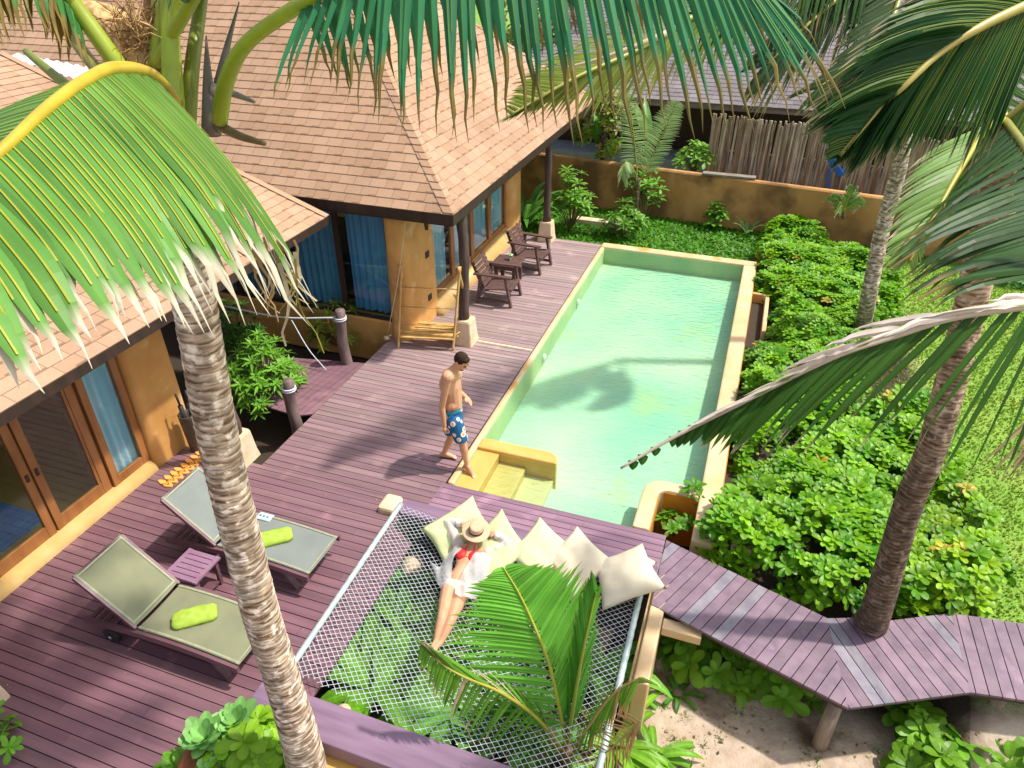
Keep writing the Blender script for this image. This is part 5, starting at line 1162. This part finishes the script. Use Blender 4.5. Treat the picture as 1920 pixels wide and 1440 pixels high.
# frond along the top
frond(pl,[(0.74,-3.78,5.60),(0.89,-3.84,5.81),(1.17,-3.99,6.00),(1.59,-4.10,6.18),(1.99,-4.12,6.31),(2.34,-4.03,6.36),(2.69,-3.91,6.36),(3.01,-3.77,6.30),(3.22,-3.69,6.21)],52,
 [[(0,(0.01,-0.17,-0.16)),(.40,(-0.02,-0.27,-0.29)),(.5,(0.09,-0.30,-0.48)),(.66,(0.19,-0.25,-0.55)),(.8,(0.25,-0.19,-0.51)),(1,(0.37,-0.02,-0.31))],
  [(0,(-0.05,0.10,-0.19)),(.5,(-0.07,0.21,-0.39)),(1,(0.26,0.44,-0.22))]],
 .046,(.04,.20,.09),(.22,.17,.05),.26,(.04,.008),(.38,.45,.03),.02,.10,.45,(.16,.30,.05),.36,1,.03,10,taper=1.6)
# frond in the top left corner
frond(pl,[(0.06,-3.81,6.09),(0.03,-3.94,6.29),(0.01,-4.16,6.35),(-0.09,-4.34,6.32)],26,
 [[(0,(0.10,-0.12,-0.23)),(1,(0.16,-0.18,-0.35))],[(0,(-0.10,-0.06,-0.22)),(1,(0.07,0.03,-0.36))]],
 .035,(.06,.22,.05),(.25,.17,.05),.4,(.034,.01),(.32,.40,.03),.03,.15,.4,None,.0,1,.1,9)
# brown dry strips hanging round the trunk top
m_=MB()
for i in range(16):
    x=random.uniform(395,600); y=random.uniform(440,520); p=[V(random.choice([(0,0,0)]))]
    a=V((1.30,-4.50,5.36)).lerp(V((1.83,-4.70,5.36)),(x-395)/205)+V((random.gauss(0,.04),random.gauss(0,.04),random.gauss(0,.05))); l=random.uniform(.15,.42)
    pts=[a+V((.05*math.sin(k*1.1+i)*k/5,.03*math.cos(k+i)*k/5,-l*k/5)) for k in range(6)]
    w_=random.uniform(.004,.009); c_=random.choice([(.45,.30,.13),(.55,.42,.25),(.30,.26,.06),(.6,.5,.35)])
    m_.quadgrid([[q_-V((w_*(1-k/6),w_*.5,0)),q_+V((w_*(1-k/6),w_*.5,0))] for k,q_ in enumerate(pts)],None,False,c_)
build('dry_leaf_strips',m_,m_leafp,pl)
# unseen upright fronds added above the picture to shade the near deck
cL=V((0.31,-3.66,5.82))
for (dx,dy,dz) in ((.9,1.6,1.1),(1.5,1.0,.9),(.2,1.9,1.3),(1.9,.2,.8),(-.6,1.7,1.3),(.6,1.0,1.7)):
    e=V((dx,dy,dz)); tip=cL+e*1.15+V((0,0,-.35)); m1=cL+e*.35+V((0,0,.35)); m2=cL+e*.75+V((0,0,.35)); sd_=e.cross(V((0,0,1))).normalized()
    frond(pl,[tuple(cL),tuple(m1),tuple(m2),tuple(tip)],40,[[(0,tuple(sd_*.65+e*.15)),(1,tuple(sd_*.3+e*.2))],[(0,tuple(-sd_*.65+e*.15)),(1,tuple(-sd_*.3+e*.2))]],.05,(.05,.19,.06),(.3,.2,.1),.1,(.03,.008),(.35,.4,.03),.0,.25,.4,None,.15,1,.04,6)
# -- thick palm at the right with its base at the walkway
pr_=thing('coconut_palm','thick dark coconut palm rising beside the walkway bend','palm tree',(5.4,-.35,-.4))
trunk('trunk',[(5.38,-0.39,-0.35),(5.29,-0.72,0.27),(5.26,-0.66,1.01),(5.24,-0.57,1.71),(5.27,-0.49,2.37),(5.22,-0.36,3.32),(5.13,-0.34,4.15),(5.08,-0.24,4.68),(5.01,-0.20,5.15)],[.20,.15,.135,.13,.128,.126,.124,.12,.118],pr_,n=600,seg=30,ring=.045,c1=(.30,.25,.21),c1b=(.95,.84,.72),amp=.03)
GP=(.07,.17,.03)
frond(pr_,[(4.99,-0.19,5.17),(4.81,-0.51,5.17),(4.60,-1.08,4.99),(4.46,-1.45,4.79),(4.34,-1.73,4.54)],40,
 [[(0,(-0.49,-0.40,-0.15)),(.4,(-0.51,-0.46,-0.22)),(.75,(-0.31,-0.31,-0.12)),(1,(-0.10,-0.09,-0.09))],[(0,(-0.07,-0.00,-0.33)),(1,(0.10,0.17,-0.17))]],
 .045,(.18,.30,.08),(.5,.42,.3),.1,(.03,.008),(.45,.42,.03),.03,.05,.4,None,.05,1,.03)
frond(pr_,[(4.99,-0.19,5.17),(4.93,-1.23,5.16),(4.86,-2.08,5.05),(4.84,-2.69,4.91)],36,
 [[(0,(-0.50,-0.96,-0.42)),(.5,(-0.78,-0.81,-0.24)),(1,(-0.67,-0.49,-0.00))],[(0,(0.37,0.09,-0.42)),(1,(0.33,-0.04,-0.23))]],
 .05,(.025,.07,.012),(.3,.2,.08),.12,(.03,.008),(.3,.3,.05),.03,.1,.4,None,.05,1,.05)
frond(pr_,[(4.99,-0.19,5.17),(4.87,0.24,5.50),(5.02,0.77,5.83),(5.39,1.35,6.12)],26,
 [[(0,(-0.22,-0.22,-0.20)),(1,(-0.52,-0.39,-0.30))],[(0,(0.34,0.00,-0.17)),(1,(0.52,-0.02,-0.30))]],
 .045,(.05,.12,.02),(.3,.2,.08),.12,(.03,.008),(.4,.38,.05),.03,.1,.4,None,.05,1,.06)
frond(pr_,[(4.99,-0.19,5.17),(5.17,-0.25,5.37),(5.46,-0.50,5.22),(5.65,-0.73,4.96)],30,
 [[(0,(-0.07,-0.29,-0.39)),(1,(-0.51,-0.54,-0.53))],[(0,(0.21,0.34,0.20)),(1,(0.35,0.12,0.00))]],
 .045,(.12,.20,.04),(.45,.3,.12),.2,(.03,.008),(.45,.38,.08),.03,.1,.4,None,.05,1,.06)
# -- near palm outside the right edge
pn=thing('coconut_palm','near coconut palm outside the right edge whose dark fronds reach into view','palm tree',(5.9,-5.5,-.9))
cn=V((5.38,-2.53,5.60))
trunk('trunk',[(cn.x+2.6,cn.y-2.4,-1.0),(cn.x+1.8,cn.y-1.7,1.8),(cn.x+.8,cn.y-.8,4.2),tuple(cn)],[.2,.16,.15,.14],pn,n=200,seg=20)
frond(pn,[(5.37,-2.51,5.64),(4.76,-2.49,6.18),(4.39,-2.74,6.18),(4.20,-2.91,6.12),(4.03,-3.08,6.05),(3.91,-3.17,5.97),(3.80,-3.29,5.86),(3.72,-3.32,5.76),(3.61,-3.41,5.59)],100,
 [[(.3,(-0.61,-0.46,0.01)),(.5,(-0.51,-0.45,-0.13)),(.75,(-0.37,-0.29,-0.15)),(.9,(-0.19,-0.16,-0.04)),(1,(-0.05,-0.03,-0.02))],
  [(.3,(-0.09,-0.25,-0.60)),(.5,(-0.16,-0.14,-0.50)),(.75,(-0.13,-0.04,-0.37)),(1,(-0.03,0.01,-0.07))]],
 .046,(.022,.085,.020),(.35,.28,.15),.04,(.03,.008),(.50,.42,.10),.06,.03,.4,(.20,.28,.05),.28,1,.015)
frond(pn,[(5.37,-2.52,5.62),(4.85,-3.31,5.29),(4.49,-3.74,5.21),(4.31,-3.91,5.24),(4.04,-4.12,5.25),(3.85,-4.27,5.22),(3.66,-4.43,5.19),(3.48,-4.55,5.10),(3.34,-4.65,5.03),(3.19,-4.75,4.95),(3.04,-4.86,4.86)],35,
 [[(.2,(-0.20,-0.55,-0.51)),(.34,(-0.36,-0.45,-0.38)),(.5,(-0.31,-0.36,-0.28)),(.68,(-0.16,-0.20,-0.20)),(.8,(-0.07,-0.09,-0.10)),(.9,(-0.00,-0.02,-0.03)),(1,(-0.00,-0.02,-0.03))],
  ],
 .036,(.03,.085,.010),(.45,.36,.26),.06,(.03,.004),(.55,.47,.36),.02,.04,.4,None,.15,1,.03,9,dead=.02)
frond(pn,[(4.48,-3.76,5.23),(4.30,-3.93,5.25),(4.04,-4.14,5.27),(3.84,-4.29,5.24),(3.66,-4.44,5.20),(3.48,-4.57,5.11),(3.34,-4.66,5.05),(3.25,-4.72,5.00)],15,
 [[(0,(-0.33,-0.27,0.05)),(.3,(-0.27,-0.22,-0.01)),(.7,(-0.16,-0.14,-0.03)),(1,(-0.08,-0.06,-0.05))]],
 .03,(.14,.20,.05),(.66,.56,.50),.5,(.01,.004),(.55,.47,.36),.02,.04,.5,None,.0,1,.06,9,dead=.65,name='dried_frond_edge')
frond(pn,[(5.38,-2.53,5.60),(5.37,-2.87,5.12),(5.03,-3.28,4.86),(4.78,-3.47,4.72)],26,
 [[(0,(-0.36,-0.39,-0.39)),(1,(-0.37,-0.41,-0.23))],[(0,(-0.12,-0.37,-0.49)),(1,(-0.23,-0.32,-0.35))]],
 .035,(.05,.09,.02),(.40,.30,.16),.45,(.02,.006),(.3,.25,.1),.02,.15,.4,None,.2,1,.06)
# -- slim palm behind the hedge
ps=thing('coconut_palm','slim grey coconut palm rising from the hedge in front of the back wall','palm tree',(5.74,7.35,-.3))
trunk('trunk',[(5.70,6.85,-0.35),(5.50,6.12,0.87),(5.44,6.30,1.89),(5.44,6.41,2.60),(5.40,6.37,3.31),(5.22,6.43,4.42),(4.97,6.45,5.51),(4.73,6.45,6.18)],[.15,.13,.125,.12,.115,.11],ps,n=260,seg=18,c1=(.9,.9,.86),ring=.08,amp=.04)
for (pts,gd,c_,W_) in (
 ([(4.73,6.45,6.18),(3.31,4.79,5.96),(2.35,3.31,5.58),(1.73,2.23,5.23),(1.17,1.50,5.00),(0.64,0.86,4.70)],
  [[(.2,(-0.27,-0.67,-0.85)),(.5,(-0.30,-0.75,-0.76)),(.8,(-0.32,-0.33,-0.32)),(1,(-0.17,-0.12,-0.08))],[(.2,(-1.03,-0.32,0.06)),(.5,(-1.11,-0.53,-0.02)),(.8,(-0.65,-0.21,0.02)),(1,(-0.12,0.01,0.07))]],(.16,.20,.03),.06),
 ([(4.73,6.45,6.18),(4.30,5.87,5.93),(3.87,5.23,5.57),(3.46,4.71,5.21),(3.13,4.34,4.84)],
  [[(0,(0.06,-0.62,-0.95)),(.6,(-0.53,-0.93,-1.08)),(1,(-0.27,-0.34,-0.37))],[(0,(-1.03,-0.70,-0.51)),(1,(-0.39,-0.22,-0.12))]],(.03,.06,.02),.06),
 ([(4.73,6.45,6.18),(4.71,5.84,5.67),(4.58,5.22,5.19),(4.23,4.73,4.84),(3.87,4.44,4.59)],
  [[(0,(-0.10,-0.64,-0.89)),(1,(-0.28,-0.31,-0.31))],[(0,(-0.87,-0.69,-0.57)),(1,(-0.45,-0.26,-0.15))]],(.035,.07,.02),.06),
 ([(4.73,6.45,6.18),(3.65,5.36,6.25),(2.79,4.36,5.97),(2.28,3.75,5.69)],
  [[(0,(-0.03,-0.81,-1.18)),(1,(-0.09,-0.57,-0.80))],[(0,(-0.62,-0.89,-0.99)),(1,(-0.48,-0.48,-0.46))]],(.04,.10,.02),.06)):
    frond(ps,pts,58,gd,W_,c_,(.3,.22,.1),.12,(.05,.012),(.35,.35,.05),.02,.08,.4,None,.15,1,.03,7)
m_=MB(); P=cr([(1.09,1.18,5.13),(1.46,1.25,5.23),(1.78,1.32,5.34),(2.12,1.53,5.48)],14); m_.tube(P,[lerp(.012,.035,i/13) for i in range(14)],8,col=(.62,.47,.28)); build('dead_stalk',m_,m_stalk,ps,True)
# -- young palms
def youngpalm(label,base,spec,W_,colr,th=.05,ht=None,n=34,tip=(.5,.4,.25),tipf=.1,rc=(.35,.42,.05),trc=(.5,.45,.3)):
    t=thing('young_palm',label,'palm tree',base); 
    if ht: m_=MB(); m_.tube([base,ht],[th*1.3,th],8,col=trc); build('trunk',m_,m_bark,t,True)
    for pts,gd in spec: frond(t,pts,n,gd,W_,colr,tip,tipf,(.014,.004),rc,.03,.05,.45,None,.12,1,.03,6)
    return t
youngpalm('young coconut palm with pale upright fronds in front of the back wall',(0.42,11.24,-0.20),[
 ([(0.40,11.00,1.20),(0.25,11.10,1.94),(0.05,11.20,2.66),(-0.22,11.20,3.36)],[[(0,(-0.41,-0.21,-0.09)),(.6,(-0.37,-0.03,0.14)),(1,(-0.16,0.01,0.09))],[(0,(0.35,0.19,0.09)),(.6,(0.30,0.10,0.00)),(1,(0.10,0.07,0.05))]]),
 ([(0.48,11.00,1.07),(0.74,11.00,1.75),(0.98,11.00,2.46),(1.16,11.00,3.03)],[[(0,(-0.38,0.06,0.28)),(.6,(-0.41,-0.02,0.19)),(1,(-0.15,-0.02,0.05))],[(0,(0.32,0.11,0.00)),(.6,(0.40,0.16,0.03)),(1,(0.17,-0.01,-0.09))]]),
 ([(0.41,11.00,1.06),(0.28,10.80,1.50),(0.14,10.60,1.61),(0.09,10.50,1.30)],[[(0,(-0.30,-0.17,-0.09)),(1,(-0.03,-0.17,-0.24))],[(0,(0.15,-0.08,-0.19)),(1,(0.19,-0.13,-0.28))]])],
 .036,(.34,.46,.18),.05,(0.45,11.00,1.13),n=44)
frs=[]
bx=V((5.31,11.30,0.77)); 
specs=[]
for (dx,dz,dy) in ((-.28,.22,-.1),(.26,.18,-.1),(.05,.55,0),(-.12,-.02,-.25),(.12,.40,.1)):
    a=bx; e=bx+V((dx*1.6,dy*1.3,dz)); m1=bx.lerp(e,.5)+V((0,0,.16)); side=(e-a).cross(V((0,1,0))).normalized()*.2
    specs.append(([tuple(a),tuple(m1),tuple(e)],[[(0,tuple(side+(e-a)*.3)),(1,tuple(side*.4+(e-a)*.15))],[(0,tuple(-side+(e-a)*.3)),(1,tuple(-side*.4+(e-a)*.15))]]))
youngpalm('small feathery palm standing before the back wall under the blue frame',(5.59,12.72,-0.30),specs,.026,(.20,.34,.07),.035,tuple(bx),22,(.7,.6,.55),.2)
# palm growing through the net
pj=thing('young_palm','young coconut palm spreading bright green fronds over the net','palm tree',(2.51,-2.70,-0.90))
m_=MB(); m_.tube([(2.51,-2.70,-0.90),(2.53,-2.91,-0.30)],[.09,.06],10,col=(.6,.5,.3)); build('trunk',m_,m_bark,pj,True)
BG=(.16,.46,.05)
frond(pj,[(2.52,-2.86,-0.44),(2.45,-2.92,0.25),(2.33,-2.94,0.93),(2.19,-2.94,1.37),(2.03,-2.90,1.70),(1.87,-2.86,1.93)],36,
 [[(.1,(-0.34,-0.18,0.10)),(.2,(-0.66,-0.31,0.26)),(.4,(-0.88,-0.38,0.17)),(.6,(-0.67,-0.25,0.16)),(.8,(-0.39,-0.13,0.10)),(1,(-0.06,-0.05,-0.03))],
  [(.1,(0.19,0.32,0.92)),(.2,(0.16,0.41,0.89)),(.4,(0.24,0.43,0.79)),(.6,(0.25,0.36,0.50)),(.8,(0.22,0.18,0.25)),(1,(0.16,0.07,0.01))]],
 .058,BG,(.60,.36,.08),.05,(.022,.006),(.50,.54,.05),.03,.0,.45,None,.14,1,.012,8,twist=.25)
frond(pj,[(2.52,-2.86,-0.44),(2.56,-2.92,0.38),(2.60,-2.92,1.10),(2.63,-2.82,1.61),(2.65,-2.78,1.84)],24,
 [[(0,(-0.14,0.17,0.88)),(1,(-0.04,0.00,0.21))],[(0,(0.13,0.31,0.75)),(1,(0.03,0.05,0.05))]],
 .055,(.09,.32,.03),(.5,.32,.08),.05,(.022,.006),(.35,.42,.04),.02,.0,.35,None,.05,1,.02,8)
frond(pj,[(2.51,-2.88,-0.46),(2.28,-3.07,0.30),(1.98,-3.23,0.78),(1.69,-3.35,1.03),(1.49,-3.38,1.17),(1.30,-3.36,1.31)],30,
 [[(.05,(-0.30,-0.22,-0.35)),(.35,(-0.24,-0.21,-0.55)),(.7,(-0.06,-0.13,-0.34)),(1,(-0.01,-0.08,-0.11))],
  [(.05,(-0.13,0.04,0.69)),(.35,(-0.49,-0.12,0.45)),(.7,(-0.23,-0.00,0.30)),(1,(-0.05,0.01,0.04))]],
 .04,(.13,.30,.03),(.62,.45,.30),.12,(.02,.005),(.45,.42,.05),.02,.04,.35,None,.05,1,.03,7,dead=.06)
frond(pj,[(2.51,-2.88,-0.46),(2.20,-2.97,-0.07),(1.91,-3.05,-0.03),(1.63,-3.20,-0.29)],30,
 [[(0,(-0.27,-0.15,-0.46)),(1,(-0.17,-0.18,-0.36))],[(0,(-0.34,0.05,0.43)),(1,(-0.28,-0.10,0.18))]],
 .04,(.05,.19,.03),(.45,.35,.2),.1,(.02,.005),(.3,.35,.05),.02,.04,.35,None,.05,1,.05,7)
frond(pj,[(2.56,-2.96,-0.43),(2.73,-3.09,0.41),(2.92,-3.03,0.96),(3.11,-2.95,1.16)],36,
 [[(0,(-0.05,-0.16,-0.21)),(.5,(-0.04,-0.11,-0.51)),(1,(-0.04,-0.09,-0.30))],[(0,(0.01,0.25,0.55)),(1,(0.18,0.02,-0.06))]],
 .03,(.16,.36,.03),(.55,.30,.10),.22,(.018,.005),(.5,.35,.12),.02,.06,.35,None,.05,1,.08,7,dead=.2)
frond(pj,[(2.56,-2.96,-0.43),(2.86,-3.13,0.11),(3.06,-3.07,0.46),(3.17,-3.01,0.67)],22,
 [[(0,(0.14,-0.10,-0.23)),(1,(-0.04,-0.17,-0.23))],[(0,(-0.21,-0.00,0.10)),(1,(-0.23,-0.03,0.08))]],
 .02,(.45,.25,.08),(.5,.28,.12),.6,(.014,.004),(.5,.30,.15),.02,.1,.35,None,.05,1,.15,7,dead=.7)
# garden spotlight by the thick palm
gl=thing('garden_spotlight','small white square spotlight on a black bracket beside the thick palm','lamp',(6.57,2.61,-0.30))
c_=V((6.53,2.57,0.00)); m_=MB(); m_.bar(c_+V((-.04,.03,.02)),c_+V((.02,-.03,-.02)),.10,.10,(.3,-.5,1)); build('housing',m_,m_whitep,gl,bevel=.01)
m_=MB(); m_.tube([(6.57,2.61,-0.30),tuple(c_+V((-.05,0,-.05)))],.012,6); build('bracket',m_,m_black,gl,True)
